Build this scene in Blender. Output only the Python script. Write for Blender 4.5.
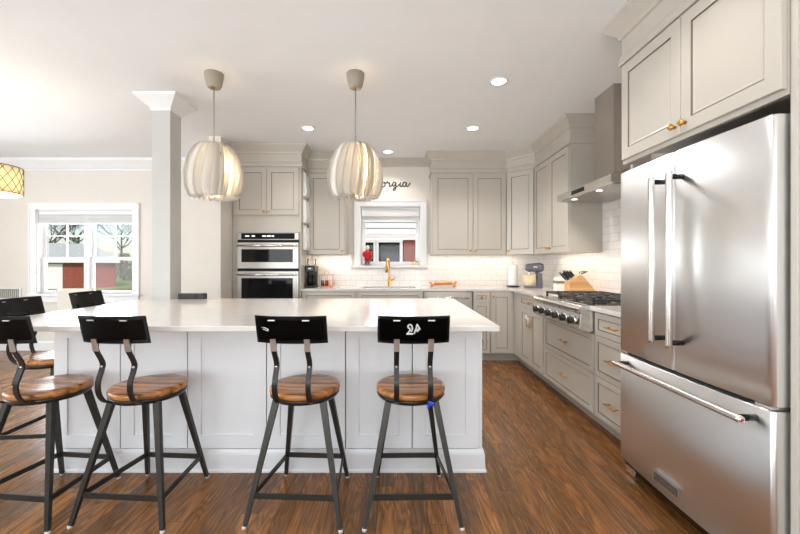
import bpy, bmesh, math, random
from mathutils import Vector, Matrix
random.seed(7)
PI = math.pi
SC = bpy.context.scene
COL = SC.collection
for o in list(bpy.data.objects):
    bpy.data.objects.remove(o)

# ------------------------------------------------------------------ camera, world, sun, big lights, exposure
H = 1.235
cam_d = bpy.data.cameras.new('camera'); cam = bpy.data.objects.new('camera', cam_d); COL.objects.link(cam)
cam_d.sensor_width = 36; cam_d.lens = 36 * 375 / 800
cam_d.shift_x = 6 / 800; cam_d.shift_y = -4 / 800
cam_d.clip_start = 0.05; cam_d.clip_end = 300
cam.location = (0, 0, H); cam.rotation_euler = (PI / 2, 0, 0)
SC.camera = cam

SC.view_settings.view_transform = 'Standard'; SC.view_settings.look = 'None'
SC.view_settings.gamma = 1; SC.view_settings.use_curve_mapping = False
SC.view_settings.exposure = 0.12

world = bpy.data.worlds.new('sky'); SC.world = world; world.use_nodes = True
wn = world.node_tree.nodes; wl = world.node_tree.links
bgn = wn['Background']; sky = wn.new('ShaderNodeTexSky'); sky.sky_type = 'NISHITA'
sky.sun_disc = False; sky.sun_elevation = math.radians(42); sky.sun_rotation = math.radians(160)
wl.new(sky.outputs[0], bgn.inputs[0]); bgn.inputs[1].default_value = 0.13

def light(name, typ, loc, rot, power, color=(1, 1, 1), size=None, size_y=None, spot=None):
    d = bpy.data.lights.new(name, typ); o = bpy.data.objects.new(name, d); COL.objects.link(o)
    o.location = loc; o.rotation_euler = rot; d.energy = power; d.color = color
    if typ == 'AREA':
        d.shape = 'RECTANGLE' if size_y else 'DISK'; d.size = size
        if size_y: d.size_y = size_y
    elif typ == 'SUN': d.angle = math.radians(1)
    elif size: d.shadow_soft_size = size
    if spot: d.spot_size = spot; d.spot_blend = 0.6
    return o

light('sun_light', 'SUN', (0, 0, 20), (math.radians(48), 0, math.radians(25)), 2.6, (1, .95, .88))
# fill lamps added at unseen openings behind the camera and in the left wall
FILL_COL = (.865, .945, 1.0)
light('daylight_patio', 'AREA', (-1.6, -2.85, 1.35), (PI / 2 + math.radians(58), 0, 0), 275, FILL_COL, 5.6, 2.2)  # added fill, tilted up to brighten the ceiling
light('daylight_side', 'AREA', (-6.3, 1.4, 1.5), (0, -PI / 2 - math.radians(10), 0), 155, FILL_COL, 1.7, 3.6)  # added fill for the floor, refrigerator and range wall
light('daylight_dining_window', 'AREA', (-4.37, 5.42, 1.35), (-PI / 2, 0, 0), 55, (.95, .98, 1), 1.2, 1.3)
light('daylight_kitchen_window', 'AREA', (-.06, 5.44, 1.55), (-PI / 2, 0, 0), 5, (1, .99, .98), .7, .7)

# ------------------------------------------------------------------ materials
def nmat(name, col, rough=.5, metal=0, **kw):
    m = bpy.data.materials.new(name); m.use_nodes = True
    b = m.node_tree.nodes['Principled BSDF']
    b.inputs['Base Color'].default_value = (*col, 1); b.inputs['Roughness'].default_value = rough
    b.inputs['Metallic'].default_value = metal
    for k, v in kw.items(): b.inputs[k].default_value = v
    return m

def s2l(r, g, b):
    f = lambda c: (c / 255 / 12.92) if c <= 10 else ((c / 255 + .055) / 1.055) ** 2.4
    return (f(r), f(g), f(b))

class NT:
    def __init__(self, m):
        self.t = m.node_tree; self.n = self.t.nodes; self.l = self.t.links
        self.b = self.n['Principled BSDF']
        self.tc = self.n.new('ShaderNodeTexCoord')
    def node(self, typ, **kw):
        x = self.n.new(typ)
        for k, v in kw.items():
            if hasattr(x, k): setattr(x, k, v)
            else: x.inputs[k].default_value = v
        return x
    def link(self, a, b): self.l.new(a, b)
    def math(self, op, a, b=None, c=None):
        x = self.n.new('ShaderNodeMath'); x.operation = op
        for i, v in enumerate((a, b, c)):
            if v is None: continue
            if isinstance(v, (int, float)): x.inputs[i].default_value = v
            else: self.l.new(v, x.inputs[i])
        return x.outputs[0]
    def ramp(self, fac, stops):
        x = self.n.new('ShaderNodeValToRGB'); e = x.color_ramp.elements
        while len(e) < len(stops): e.new(.5)
        for q, (p, c) in zip(e, stops): q.position = p; q.color = (*c, 1)
        self.l.new(fac, x.inputs[0]); return x.outputs[0]
    def mix(self, fac, a, b, mode='MIX'):
        x = self.n.new('ShaderNodeMix'); x.data_type = 'RGBA'; x.blend_type = mode
        for i, v in ((0, fac), (6, a), (7, b)):
            if isinstance(v, (int, float)): x.inputs[i].default_value = v
            elif isinstance(v, tuple): x.inputs[i].default_value = (*v, 1)
            else: self.l.new(v, x.inputs[i])
        return x.outputs[2]
    def bump(self, h, strength=.2, dist=.01):
        x = self.n.new('ShaderNodeBump'); x.inputs['Strength'].default_value = strength
        x.inputs['Distance'].default_value = dist
        self.l.new(h, x.inputs['Height']); self.l.new(x.outputs[0], self.b.inputs['Normal'])

def paint(name, col, rough=.5, amp=.02, scale=6):
    m = nmat(name, col, rough); t = NT(m)
    nz = t.node('ShaderNodeTexNoise', Scale=scale, Detail=3)
    t.link(t.tc.outputs['Object'], nz.inputs['Vector'])
    c = t.mix(nz.outputs['Fac'], tuple(v * (1 - amp) for v in col), tuple(min(1, v * (1 + amp)) for v in col))
    t.link(c, t.b.inputs['Base Color']); return m

M = {}
M['wall'] = paint('wall_paint', s2l(226, 219, 210), .7)
M['ceiling'] = paint('ceiling_paint', s2l(242, 243, 244), .8)
M['white_trim'] = paint('white_trim_paint', s2l(238, 238, 238), .35)
M['post_paint'] = paint('post_paint', s2l(194, 193, 188), .5)  # grey darkened to imitate the post receiving less light
M['cab'] = paint('cabinet_paint', s2l(192, 185, 174), .33)
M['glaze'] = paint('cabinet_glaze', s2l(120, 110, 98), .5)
M['island'] = paint('island_paint', s2l(226, 226, 228), .35)
M['black_metal'] = paint('black_metal', (.018, .015, .014), .3, .3, 30)
M['black_metal'].node_tree.nodes['Principled BSDF'].inputs['Metallic'].default_value = .3
M['leg_metal'] = paint('raw_leg_steel', (.045, .042, .038), .38, .3, 25)
M['leg_metal'].node_tree.nodes['Principled BSDF'].inputs['Metallic'].default_value = .6
M['black_gloss'] = nmat('black_glass', (.006, .006, .007), .06, 0, **{'Specular IOR Level': .18})
M['black_plastic'] = nmat('black_plastic', (.014, .014, .015), .35)
M['iron'] = nmat('cast_iron', (.022, .021, .022), .5)
M['steel_bracket'] = nmat('steel_bracket', (.55, .54, .52), .35, 1)
M['chrome'] = nmat('chrome', (.8, .8, .8), .12, 1)
M['brass'] = nmat('brass', s2l(214, 160, 82), .28, 1)
M['glide'] = nmat('foot_plastic', s2l(190, 190, 185), .5)
M['dark_gap'] = nmat('dark_void', (.01, .01, .01), .8)
M['white_plastic'] = nmat('white_plastic', s2l(235, 235, 232), .4)
M['canopy'] = paint('pendant_cup', s2l(150, 141, 126), .5)
M['rubber'] = nmat('rubber', (.02, .02, .02), .7)
M['blue_tag'] = nmat('blue_tag', s2l(30, 70, 190), .5)
M['blind'] = paint('blind_fabric', s2l(222, 222, 220), .8)
M['red'] = nmat('red_cloth', s2l(196, 28, 36), .6)
M['skin_grey'] = nmat('figurine_grey', s2l(120, 122, 116), .6)
M['cream'] = nmat('cream', s2l(238, 222, 184), .3)
M['plum'] = nmat('plum_grey_enamel', s2l(98, 96, 112), .25)
M['paper'] = paint('paper', s2l(246, 246, 244), .9)
M['dark_bronze'] = nmat('dark_bronze', s2l(104, 78, 50), .5)
M['copper'] = nmat('copper_wire', s2l(206, 140, 96), .3, 1)
M['concrete'] = paint('pale_upholstery', s2l(214, 206, 194), .8)

def steel(name, col, rough, axis, scale=160, aniso=.5, bumpy=.05):
    m = nmat(name, col, rough, 1); t = NT(m)
    mp = t.node('ShaderNodeMapping'); t.link(t.tc.outputs['Object'], mp.inputs['Vector'])
    s = [scale] * 3; s[axis] = 1.5; mp.inputs['Scale'].default_value = s
    nz = t.node('ShaderNodeTexNoise', Scale=1.0, Detail=3); t.link(mp.outputs[0], nz.inputs['Vector'])
    r = t.math('MULTIPLY_ADD', nz.outputs['Fac'], .016, rough - .008); t.link(r, t.b.inputs['Roughness'])
    # gentle unevenness of the sheet, long in the brushing direction
    mp2 = t.node('ShaderNodeMapping'); t.link(t.tc.outputs['Object'], mp2.inputs['Vector'])
    s2 = [3.2] * 3; s2[axis] = .5; mp2.inputs['Scale'].default_value = s2
    n2 = t.node('ShaderNodeTexNoise', Scale=1.0, Detail=1); t.link(mp2.outputs[0], n2.inputs['Vector'])
    t.bump(n2.outputs['Fac'], bumpy, .02)
    return m
M['steel_v'] = steel('brushed_steel_upright', (.86, .87, .875), .33, 2, 90, bumpy=.26)
M['steel_h'] = steel('brushed_steel_level', (.42, .39, .365), .34, 0)
M['steel_y'] = steel('brushed_steel_range', (.74, .72, .69), .22, 1)
M['hood_steel'] = steel('hood_steel', (.50, .46, .42), .3, 2)
M['steel_body'] = nmat('fridge_side', (.10, .10, .098), .45, .5)
M['steel_edge'] = nmat('steel_edge', (.78, .76, .72), .25, 1)

# quartz worktop
m = nmat('white_quartz', s2l(226, 222, 218), .12); t = NT(m)
nz = t.node('ShaderNodeTexNoise', Scale=2.2, Detail=6, Distortion=1.4); t.link(t.tc.outputs['Object'], nz.inputs['Vector'])
v = t.math('ABSOLUTE', t.math('SUBTRACT', nz.outputs['Fac'], .5))
c = t.ramp(v, [(0, s2l(212, 207, 202)), (.03, s2l(217, 212, 207)), (1, s2l(219, 215, 210))])
t.link(c, t.b.inputs['Base Color']); M['quartz'] = m

# hardwood floor, boards along Y
def floor_mat():
    m = nmat('oak_floor', (.2, .1, .04), .25, 0, **{'Specular IOR Level': .35}); t = NT(m)
    sp = t.node('ShaderNodeSeparateXYZ'); t.link(t.tc.outputs['Object'], sp.inputs[0])
    W, L = .083, 1.15
    xs = t.math('DIVIDE', sp.outputs[0], W); ix = t.math('FLOOR', xs); fx = t.math('FRACT', xs)
    wn1 = t.node('ShaderNodeTexWhiteNoise', noise_dimensions='1D'); t.link(ix, wn1.inputs['W'])
    ys = t.math('ADD', t.math('DIVIDE', sp.outputs[1], L), t.math('MULTIPLY', wn1.outputs['Value'], 7.3))
    iy = t.math('FLOOR', ys); fy = t.math('FRACT', ys)
    cb = t.node('ShaderNodeCombineXYZ'); t.link(ix, cb.inputs[0]); t.link(iy, cb.inputs[1])
    wn2 = t.node('ShaderNodeTexWhiteNoise', noise_dimensions='3D'); t.link(cb.outputs[0], wn2.inputs['Vector'])
    rnd = wn2.outputs['Value']
    # grain coordinates: offset per board
    gx = t.math('ADD', sp.outputs[0], t.math('MULTIPLY', rnd, 40))
    gy = t.math('ADD', sp.outputs[1], t.math('MULTIPLY', rnd, 23))
    g = t.node('ShaderNodeCombineXYZ')
    t.link(t.math('MULTIPLY', gx, 5.5), g.inputs[0]); t.link(t.math('MULTIPLY', gy, .7), g.inputs[1])
    n1 = t.node('ShaderNodeTexNoise', Scale=1.6, Detail=2, Distortion=.5); t.link(g.outputs[0], n1.inputs['Vector'])
    rings = t.math('FRACT', t.math('MULTIPLY', n1.outputs['Fac'], 14))
    rings = t.math('ABSOLUTE', t.math('SUBTRACT', rings, .5))          # 0..0.5
    g2 = t.node('ShaderNodeCombineXYZ')
    t.link(t.math('MULTIPLY', gx, 130), g2.inputs[0]); t.link(t.math('MULTIPLY', gy, 5), g2.inputs[1])
    n2 = t.node('ShaderNodeTexNoise', Scale=1.0, Detail=3); t.link(g2.outputs[0], n2.inputs['Vector'])
    n3 = t.node('ShaderNodeTexNoise', Scale=1.1, Detail=2); t.link(t.tc.outputs['Object'], n3.inputs['Vector'])
    base = t.ramp(rnd, [(0, s2l(88, 54, 26)), (.3, s2l(122, 78, 38)), (.65, s2l(154, 96, 48)), (1, s2l(178, 118, 62))])
    base = t.mix(t.math('MULTIPLY', n3.outputs['Fac'], .7), base, s2l(92, 60, 32))
    k = t.math('SUBTRACT', .40, t.math('MULTIPLY', rings, 1.0))
    k = t.math('MULTIPLY', t.math('MAXIMUM', k, 0), t.math('MULTIPLY_ADD', n2.outputs['Fac'], 2.6, .75))
    k = t.math('MINIMUM', t.math('MAXIMUM', k, 0), 1)
    colr = t.mix(t.math('MULTIPLY', k, .95), base, s2l(44, 28, 14))
    n2r = t.ramp(n2.outputs['Fac'], [(.3, s2l(96, 54, 28)), (.62, s2l(205, 150, 95))])
    colr = t.mix(.13, colr, n2r)
    ex = t.math('MINIMUM', fx, t.math('SUBTRACT', 1, fx)); ey = t.math('MINIMUM', fy, t.math('SUBTRACT', 1, fy))
    gap = t.math('MAXIMUM', t.math('LESS_THAN', ex, .014), t.math('LESS_THAN', ey, .0012))
    colr = t.mix(t.math('MULTIPLY', gap, .75), colr, s2l(36, 18, 9))
    t.link(colr, t.b.inputs['Base Color'])
    r = t.math('MULTIPLY_ADD', n2.outputs['Fac'], .14, .19); t.link(r, t.b.inputs['Roughness'])
    t.bump(t.math('SUBTRACT', t.math('MULTIPLY', n2.outputs['Fac'], .2), gap), .12, .002)
    return m
M['floor'] = floor_mat()

def wood(name, dark, light_, axis=0, rough=.35, scale=1.0):
    m = nmat(name, light_, rough); t = NT(m)
    mp = t.node('ShaderNodeMapping'); t.link(t.tc.outputs['Object'], mp.inputs['Vector'])
    s = [26 * scale] * 3; s[axis] = 2.2 * scale; mp.inputs['Scale'].default_value = s
    n = t.node('ShaderNodeTexNoise', Scale=1.0, Detail=4, Distortion=.6); t.link(mp.outputs[0], n.inputs['Vector'])
    c = t.ramp(n.outputs['Fac'], [(.33, dark), (.48, tuple((a + b) / 2 for a, b in zip(dark, light_))), (.66, light_)])
    t.link(c, t.b.inputs['Base Color']); return m
M['seat_wood'] = wood('seat_elm', s2l(84, 46, 22), s2l(186, 124, 66), 0, .22)
M['block_wood'] = wood('pale_beech', s2l(206, 150, 96), s2l(232, 186, 134), 0, .45)
M['board_wood'] = wood('cherry_board', s2l(186, 110, 56), s2l(224, 158, 100), 0, .4)

def tile_mat(name, flip):
    m = nmat(name, s2l(240, 236, 232), .18); t = NT(m)
    sp = t.node('ShaderNodeSeparateXYZ'); t.link(t.tc.outputs['Object'], sp.inputs[0])
    cb = t.node('ShaderNodeCombineXYZ'); t.link(sp.outputs[1 if flip else 0], cb.inputs[0]); t.link(sp.outputs[2], cb.inputs[1])
    br = t.node('ShaderNodeTexBrick', Scale=1.0); t.link(cb.outputs[0], br.inputs['Vector'])
    br.inputs['Brick Width'].default_value = .152; br.inputs['Row Height'].default_value = .076
    br.inputs['Mortar Size'].default_value = .0022; br.inputs['Mortar Smooth'].default_value = .2
    br.inputs['Color1'].default_value = (*s2l(242, 238, 234), 1); br.inputs['Color2'].default_value = (*s2l(234, 230, 226), 1)
    br.inputs['Mortar'].default_value = (*s2l(206, 200, 194), 1)
    t.link(br.outputs['Color'], t.b.inputs['Base Color'])
    t.bump(t.math('SUBTRACT', 1, br.outputs['Fac']), .3, .003)
    return m
M['tile'] = tile_mat('subway_tile', False); M['tile_side'] = tile_mat('subway_tile_side', True)

def brick_mat(name='red_brick'):
    m = nmat(name, (.3, .1, .06), .85); t = NT(m)
    sp = t.node('ShaderNodeSeparateXYZ'); t.link(t.tc.outputs['Object'], sp.inputs[0])
    cb = t.node('ShaderNodeCombineXYZ'); t.link(t.math('ADD', sp.outputs[0], sp.outputs[1]), cb.inputs[0]); t.link(sp.outputs[2], cb.inputs[1])
    br = t.node('ShaderNodeTexBrick', Scale=1.0); t.link(cb.outputs[0], br.inputs['Vector'])
    br.inputs['Brick Width'].default_value = .22; br.inputs['Row Height'].default_value = .075
    br.inputs['Mortar Size'].default_value = .008
    br.inputs['Color1'].default_value = (*s2l(158, 58, 40), 1); br.inputs['Color2'].default_value = (*s2l(128, 44, 30), 1)
    br.inputs['Mortar'].default_value = (*s2l(150, 112, 96), 1)
    t.link(br.outputs['Color'], t.b.inputs['Base Color']); return m
M['brick'] = brick_mat()
M['roofing'] = paint('roof_shingle', s2l(186, 190, 186), .9, .12, 3)
M['siding'] = paint('white_siding', s2l(240, 240, 238), .6)
M['grass'] = paint('lawn', s2l(150, 156, 84), .95, .3, 2)
M['bark'] = paint('bark', s2l(96, 84, 72), .9, .2, 10)
M['leaf'] = paint('needles', s2l(84, 98, 70), .9, .3, 5)
M['hedge'] = paint('dry_hedge', s2l(120, 118, 92), .9, .3, 5)

def glass_mat():
    m = bpy.data.materials.new('window_glass'); m.use_nodes = True
    n = m.node_tree.nodes; l = m.node_tree.links
    for x in list(n):
        if x.type != 'OUTPUT_MATERIAL': n.remove(x)
    out = [x for x in n if x.type == 'OUTPUT_MATERIAL'][0]
    tr = n.new('ShaderNodeBsdfTransparent'); gl = n.new('ShaderNodeBsdfGlossy'); gl.inputs['Roughness'].default_value = .02
    fr = n.new('ShaderNodeFresnel'); fr.inputs['IOR'].default_value = 1.22
    mx = n.new('ShaderNodeMixShader'); l.new(fr.outputs[0], mx.inputs[0]); l.new(tr.outputs[0], mx.inputs[1]); l.new(gl.outputs[0], mx.inputs[2])
    l.new(mx.outputs[0], out.inputs[0]); return m
M['glass'] = glass_mat()

def shade_mat(name, col, trans, rough=.6):
    m = bpy.data.materials.new(name); m.use_nodes = True
    n = m.node_tree.nodes; l = m.node_tree.links
    b = n['Principled BSDF']; b.inputs['Base Color'].default_value = (*col, 1); b.inputs['Roughness'].default_value = rough
    t = n.new('ShaderNodeBsdfTranslucent'); t.inputs[0].default_value = (*col, 1)
    mx = n.new('ShaderNodeMixShader'); mx.inputs[0].default_value = trans
    out = [x for x in n if x.type == 'OUTPUT_MATERIAL'][0]
    l.new(b.outputs[0], mx.inputs[1]); l.new(t.outputs[0], mx.inputs[2]); l.new(mx.outputs[0], out.inputs[0]); return m
M['fin'] = shade_mat('pendant_fin', s2l(240, 236, 230), .20)
M['drum'] = shade_mat('drum_cloth', s2l(244, 232, 204), .6)

def emit(name, col, strength):
    m = nmat(name, col, .5); b = m.node_tree.nodes['Principled BSDF']
    b.inputs['Emission Color'].default_value = (*col, 1); b.inputs['Emission Strength'].default_value = strength; return m
M['bulb'] = emit('lit_bulb', (1, .78, .5), 30)
M['downlight'] = emit('lit_lens', (1, .96, .9), 9)
M['drum_glow'] = emit('lit_diffuser', (1, .9, .68), 1.6)
M['display'] = emit('lit_digits', (.85, .9, 1), .9)
M['hood_lamp'] = emit('lit_hood_lamp', (1, .93, .82), 3)
M['tape'] = nmat('silver_paint', s2l(206, 208, 206), .5)

# ------------------------------------------------------------------ mesh helpers
class MB:
    def __init__(self): self.bm = bmesh.new()
    def merge(self, b2, mtx=None, mi=0):
        if mtx is not None: b2.transform(mtx)
        vm = {}
        for v in b2.verts: vm[v] = self.bm.verts.new(v.co)
        for f in b2.faces:
            try:
                nf = self.bm.faces.new([vm[v] for v in f.verts]); nf.material_index = mi or f.material_index; nf.smooth = f.smooth
            except ValueError: pass
        b2.free(); return self
    def box(self, x0, x1, y0, y1, z0, z1, bev=0, seg=2, mtx=None, mi=0):
        b = bmesh.new(); bmesh.ops.create_cube(b, size=1)
        for v in b.verts:
            v.co = Vector(((x0 + x1) / 2 + v.co.x * (x1 - x0), (y0 + y1) / 2 + v.co.y * (y1 - y0), (z0 + z1) / 2 + v.co.z * (z1 - z0)))
        if bev: bmesh.ops.bevel(b, geom=list(b.edges), offset=bev, segments=seg, profile=.5, affect='EDGES')
        return self.merge(b, mtx, mi)
    def lathe(self, prof, seg=32, mtx=None, smooth=True, mi=0):
        b = bmesh.new(); rings = []
        for r, z in prof:
            if r < 1e-6: rings.append([b.verts.new((0, 0, z))])
            else: rings.append([b.verts.new((r * math.cos(2 * PI * i / seg), r * math.sin(2 * PI * i / seg), z)) for i in range(seg)])
        for a, c in zip(rings, rings[1:]):
            for i in range(seg):
                j = (i + 1) % seg
                if len(a) == 1 and len(c) == 1: continue
                if len(a) == 1: f = b.faces.new((a[0], c[j], c[i]))
                elif len(c) == 1: f = b.faces.new((a[i], a[j], c[0]))
                else: f = b.faces.new((a[i], a[j], c[j], c[i]))
                f.smooth = smooth
        bmesh.ops.recalc_face_normals(b, faces=b.faces)
        return self.merge(b, mtx, mi)
    def tube(self, pts, r, seg=10, closed=False, mtx=None, smooth=True):
        pts = [Vector(p) for p in pts]; n = len(pts); rr = r if isinstance(r, (list, tuple)) else [r] * n
        b = bmesh.new(); rings = []; up = None
        for i, p in enumerate(pts):
            if closed: d = pts[(i + 1) % n] - pts[i - 1]
            elif i == 0: d = pts[1] - p
            elif i == n - 1: d = p - pts[-2]
            else: d = pts[i + 1] - pts[i - 1]
            d.normalize()
            if up is None: up = Vector((0, 0, 1)) if abs(d.z) < .9 else Vector((1, 0, 0))
            u = up - d * up.dot(d); u.normalize(); up = u; w = d.cross(u)
            rings.append([b.verts.new(p + (u * math.cos(2 * PI * k / seg) + w * math.sin(2 * PI * k / seg)) * rr[i]) for k in range(seg)])
        pairs = list(zip(rings, rings[1:])) + ([(rings[-1], rings[0])] if closed else [])
        for a, c in pairs:
            for k in range(seg):
                f = b.faces.new((a[k], a[(k + 1) % seg], c[(k + 1) % seg], c[k])); f.smooth = smooth
        if not closed: b.faces.new(rings[0][::-1]); b.faces.new(rings[-1])
        bmesh.ops.recalc_face_normals(b, faces=b.faces)
        return self.merge(b, mtx)
    def bar(self, pts, w, t, side=(1, 0, 0), mtx=None, taper=None):
        """flat strip swept along pts: width w along side, thickness t across"""
        pts = [Vector(p) for p in pts]; s = Vector(side).normalized(); b = bmesh.new(); rings = []; n = len(pts)
        for i, p in enumerate(pts):
            d = (pts[min(i + 1, n - 1)] - pts[max(i - 1, 0)]).normalized()
            ss = (s - d * s.dot(d)).normalized(); q = d.cross(ss)
            k = 1 if taper is None else 1 + (taper - 1) * i / (n - 1)
            rings.append([b.verts.new(p + ss * a * w / 2 * k + q * c * t / 2 * k) for a, c in ((-1, -1), (1, -1), (1, 1), (-1, 1))])
        for a, c in zip(rings, rings[1:]):
            for k in range(4): b.faces.new((a[k], a[(k + 1) % 4], c[(k + 1) % 4], c[k]))
        b.faces.new(rings[0][::-1]); b.faces.new(rings[-1])
        bmesh.ops.recalc_face_normals(b, faces=b.faces)
        return self.merge(b, mtx)
    def prism(self, poly, axis, a0, a1, bev=0, mtx=None, mi=0):
        """poly of 2-D points extruded along axis 'x','y' or 'z'"""
        b = bmesh.new()
        def P(p, a): return {'x': (a, p[0], p[1]), 'y': (p[0], a, p[1]), 'z': (p[0], p[1], a)}[axis]
        lo = [b.verts.new(P(p, a0)) for p in poly]; hi = [b.verts.new(P(p, a1)) for p in poly]
        b.faces.new(lo); b.faces.new(hi[::-1]); n = len(poly)
        for i in range(n): b.faces.new((lo[i], hi[i], hi[(i + 1) % n], lo[(i + 1) % n]))
        bmesh.ops.recalc_face_normals(b, faces=b.faces)
        if bev: bmesh.ops.bevel(b, geom=list(b.edges), offset=bev, segments=2, profile=.5, affect='EDGES')
        return self.merge(b, mtx, mi)
    def ball(self, c, r, sc=(1, 1, 1), sub=2):
        b = bmesh.new(); bmesh.ops.create_icosphere(b, subdivisions=sub, radius=r)
        for v in b.verts: v.co = Vector((v.co.x * sc[0] + c[0], v.co.y * sc[1] + c[1], v.co.z * sc[2] + c[2]))
        for f in b.faces: f.smooth = True
        return self.merge(b)
    def panel(self, x0, x1, z0, z1, t, loops, mtx=None, y=0):
        """door leaf: outline x0..x1, z0..z1, back at y, front at y-t; loops = [(inset, height off the front, material)]"""
        b = bmesh.new()
        def ring(ins, yy): return [b.verts.new(p) for p in ((x0 + ins, yy, z0 + ins), (x1 - ins, yy, z0 + ins), (x1 - ins, yy, z1 - ins), (x0 + ins, yy, z1 - ins))]
        prev = ring(0, y); b.faces.new(prev[::-1])
        for ins, dy, mi in loops:
            cur = ring(ins, y - t + dy)
            for k in range(4):
                f = b.faces.new((prev[k], prev[(k + 1) % 4], cur[(k + 1) % 4], cur[k])); f.material_index = mi
            prev = cur
        b.faces.new(prev)
        bmesh.ops.recalc_face_normals(b, faces=b.faces)
        return self.merge(b, mtx)
    def build(self, name, mat, parent=None):
        me = bpy.data.meshes.new(name); self.bm.to_mesh(me); self.bm.free()
        for q in (mat if isinstance(mat, (list, tuple)) else [mat]): me.materials.append(M[q] if isinstance(q, str) else q)
        o = bpy.data.objects.new(name, me); COL.objects.link(o)
        if parent: o.parent = parent
        return o

def tag(o, label=None, cat=None, group=None, kind=None):
    if label: o['label'] = label
    if cat: o['category'] = cat
    if group: o['group'] = group
    if kind: o['kind'] = kind
    return o
def thing(name, label, cat, loc=(0, 0, 0), rz=0, group=None):
    o = bpy.data.objects.new(name, None); COL.objects.link(o); o.location = loc; o.rotation_euler = (0, 0, rz)
    o.empty_display_size = .1
    return tag(o, label, cat, group)
def struct(o, label=None): return tag(o, label, None, None, 'structure')
def copy_tree(o, parent=None):
    c = o.copy(); COL.objects.link(c)
    if parent: c.parent = parent
    for ch in [q for q in bpy.data.objects if q.parent == o]: copy_tree(ch, c)
    return c
def T(x, y, z): return Matrix.Translation((x, y, z))
def R(a, ax): return Matrix.Rotation(a, 4, ax)
def spline(pts, n=6):
    pts = [Vector(p) for p in pts]; out = []
    for i in range(len(pts) - 1):
        p0 = pts[max(i - 1, 0)]; p1 = pts[i]; p2 = pts[i + 1]; p3 = pts[min(i + 2, len(pts) - 1)]
        for k in range(n):
            u = k / n
            out.append(.5 * ((2 * p1) + (p2 - p0) * u + (2 * p0 - 5 * p1 + 4 * p2 - p3) * u * u + (3 * p1 - p0 - 3 * p2 + p3) * u ** 3))
    out.append(pts[-1]); return out
def sweep(path, prof, side=1, closed=False):
    """mitred moulding: path of (x, y), closed profile of (outward, z); outward is to the right of travel when side=1"""
    mb = MB(); b = bmesh.new(); n = len(path); rings = []
    P = [Vector(p) for p in path]
    for i in range(n):
        def nrm(a, c): d = (c - a).normalized(); return Vector((d.y, -d.x)) * side
        if closed: n1 = nrm(P[i - 1], P[i]); n2 = nrm(P[i], P[(i + 1) % n])
        else:
            n1 = nrm(P[i - 1], P[i]) if i else None; n2 = nrm(P[i], P[i + 1]) if i < n - 1 else None
            n1 = n1 or n2; n2 = n2 or n1
        mt = (n1 + n2); mt = mt / max(mt.dot(n1), .2)
        rings.append([b.verts.new((P[i].x + mt.x * o_, P[i].y + mt.y * o_, z)) for o_, z in prof])
    m_ = len(prof)
    for a, c in list(zip(rings, rings[1:])) + ([(rings[-1], rings[0])] if closed else []):
        for k in range(m_): b.faces.new((a[k], a[(k + 1) % m_], c[(k + 1) % m_], c[k]))
    if not closed: b.faces.new(rings[0]); b.faces.new(rings[-1][::-1])
    bmesh.ops.recalc_face_normals(b, faces=b.faces)
    return mb.merge(b)

# ------------------------------------------------------------------ the room
CZ = 2.70; YB = 5.30; XR = 2.10; XL = -6.4; YF = -3.0
struct(MB().box(XL, XR, YF, YB, -.06, 0).build('floor', 'floor'))
struct(MB().box(XL - .2, XR + .2, YF - .2, YB + .2, CZ, CZ + .1).build('ceiling', 'ceiling'))
def wall_with_holes(name, x0, x1, holes, y0, y1, mat='wall'):
    mb = MB(); xs = x0
    for hx0, hx1, hz0, hz1 in sorted(holes):
        mb.box(xs, hx0, y0, y1, 0, CZ); mb.box(hx0, hx1, y0, y1, 0, hz0); mb.box(hx0, hx1, y0, y1, hz1, CZ); xs = hx1
    mb.box(xs, x1, y0, y1, 0, CZ)
    return struct(mb.build(name, mat))
DW = (-5.05, -3.69, .80, 1.985)       # dining window opening
KW = (-.478, .375, 1.20, 2.035)          # kitchen window opening
wall_with_holes('wall_back', XL, XR, [DW, KW], YB, YB + .16)
struct(MB().box(XR, XR + .16, YF, YB + .16, 0, CZ).build('wall_right', 'wall'))
PD = (-4.4, 1.2, .02, 2.35)           # unseen opening added behind the camera for the fill lamp
wall_with_holes('wall_front', XL, XR, [PD], YF - .16, YF)
def side_wall():
    mb = MB(); y0, y1, a, b_, z0, z1 = YF, YB, -.5, 3.3, .65, 2.35
    mb.box(XL - .16, XL, y0, a, 0, CZ); mb.box(XL - .16, XL, b_, y1, 0, CZ)
    mb.box(XL - .16, XL, a, b_, 0, z0); mb.box(XL - .16, XL, a, b_, z1, CZ)
    return struct(mb.build('wall_left', 'wall'))
side_wall()
struct(MB().box(-2.14, -2.005, 4.335, YB, 0, CZ).build('wall_wing', 'wall'))
struct(MB().box(-2.13, -1.97, 3.30, 3.47, 0, CZ).build('wall_post', 'post_paint'))
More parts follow.
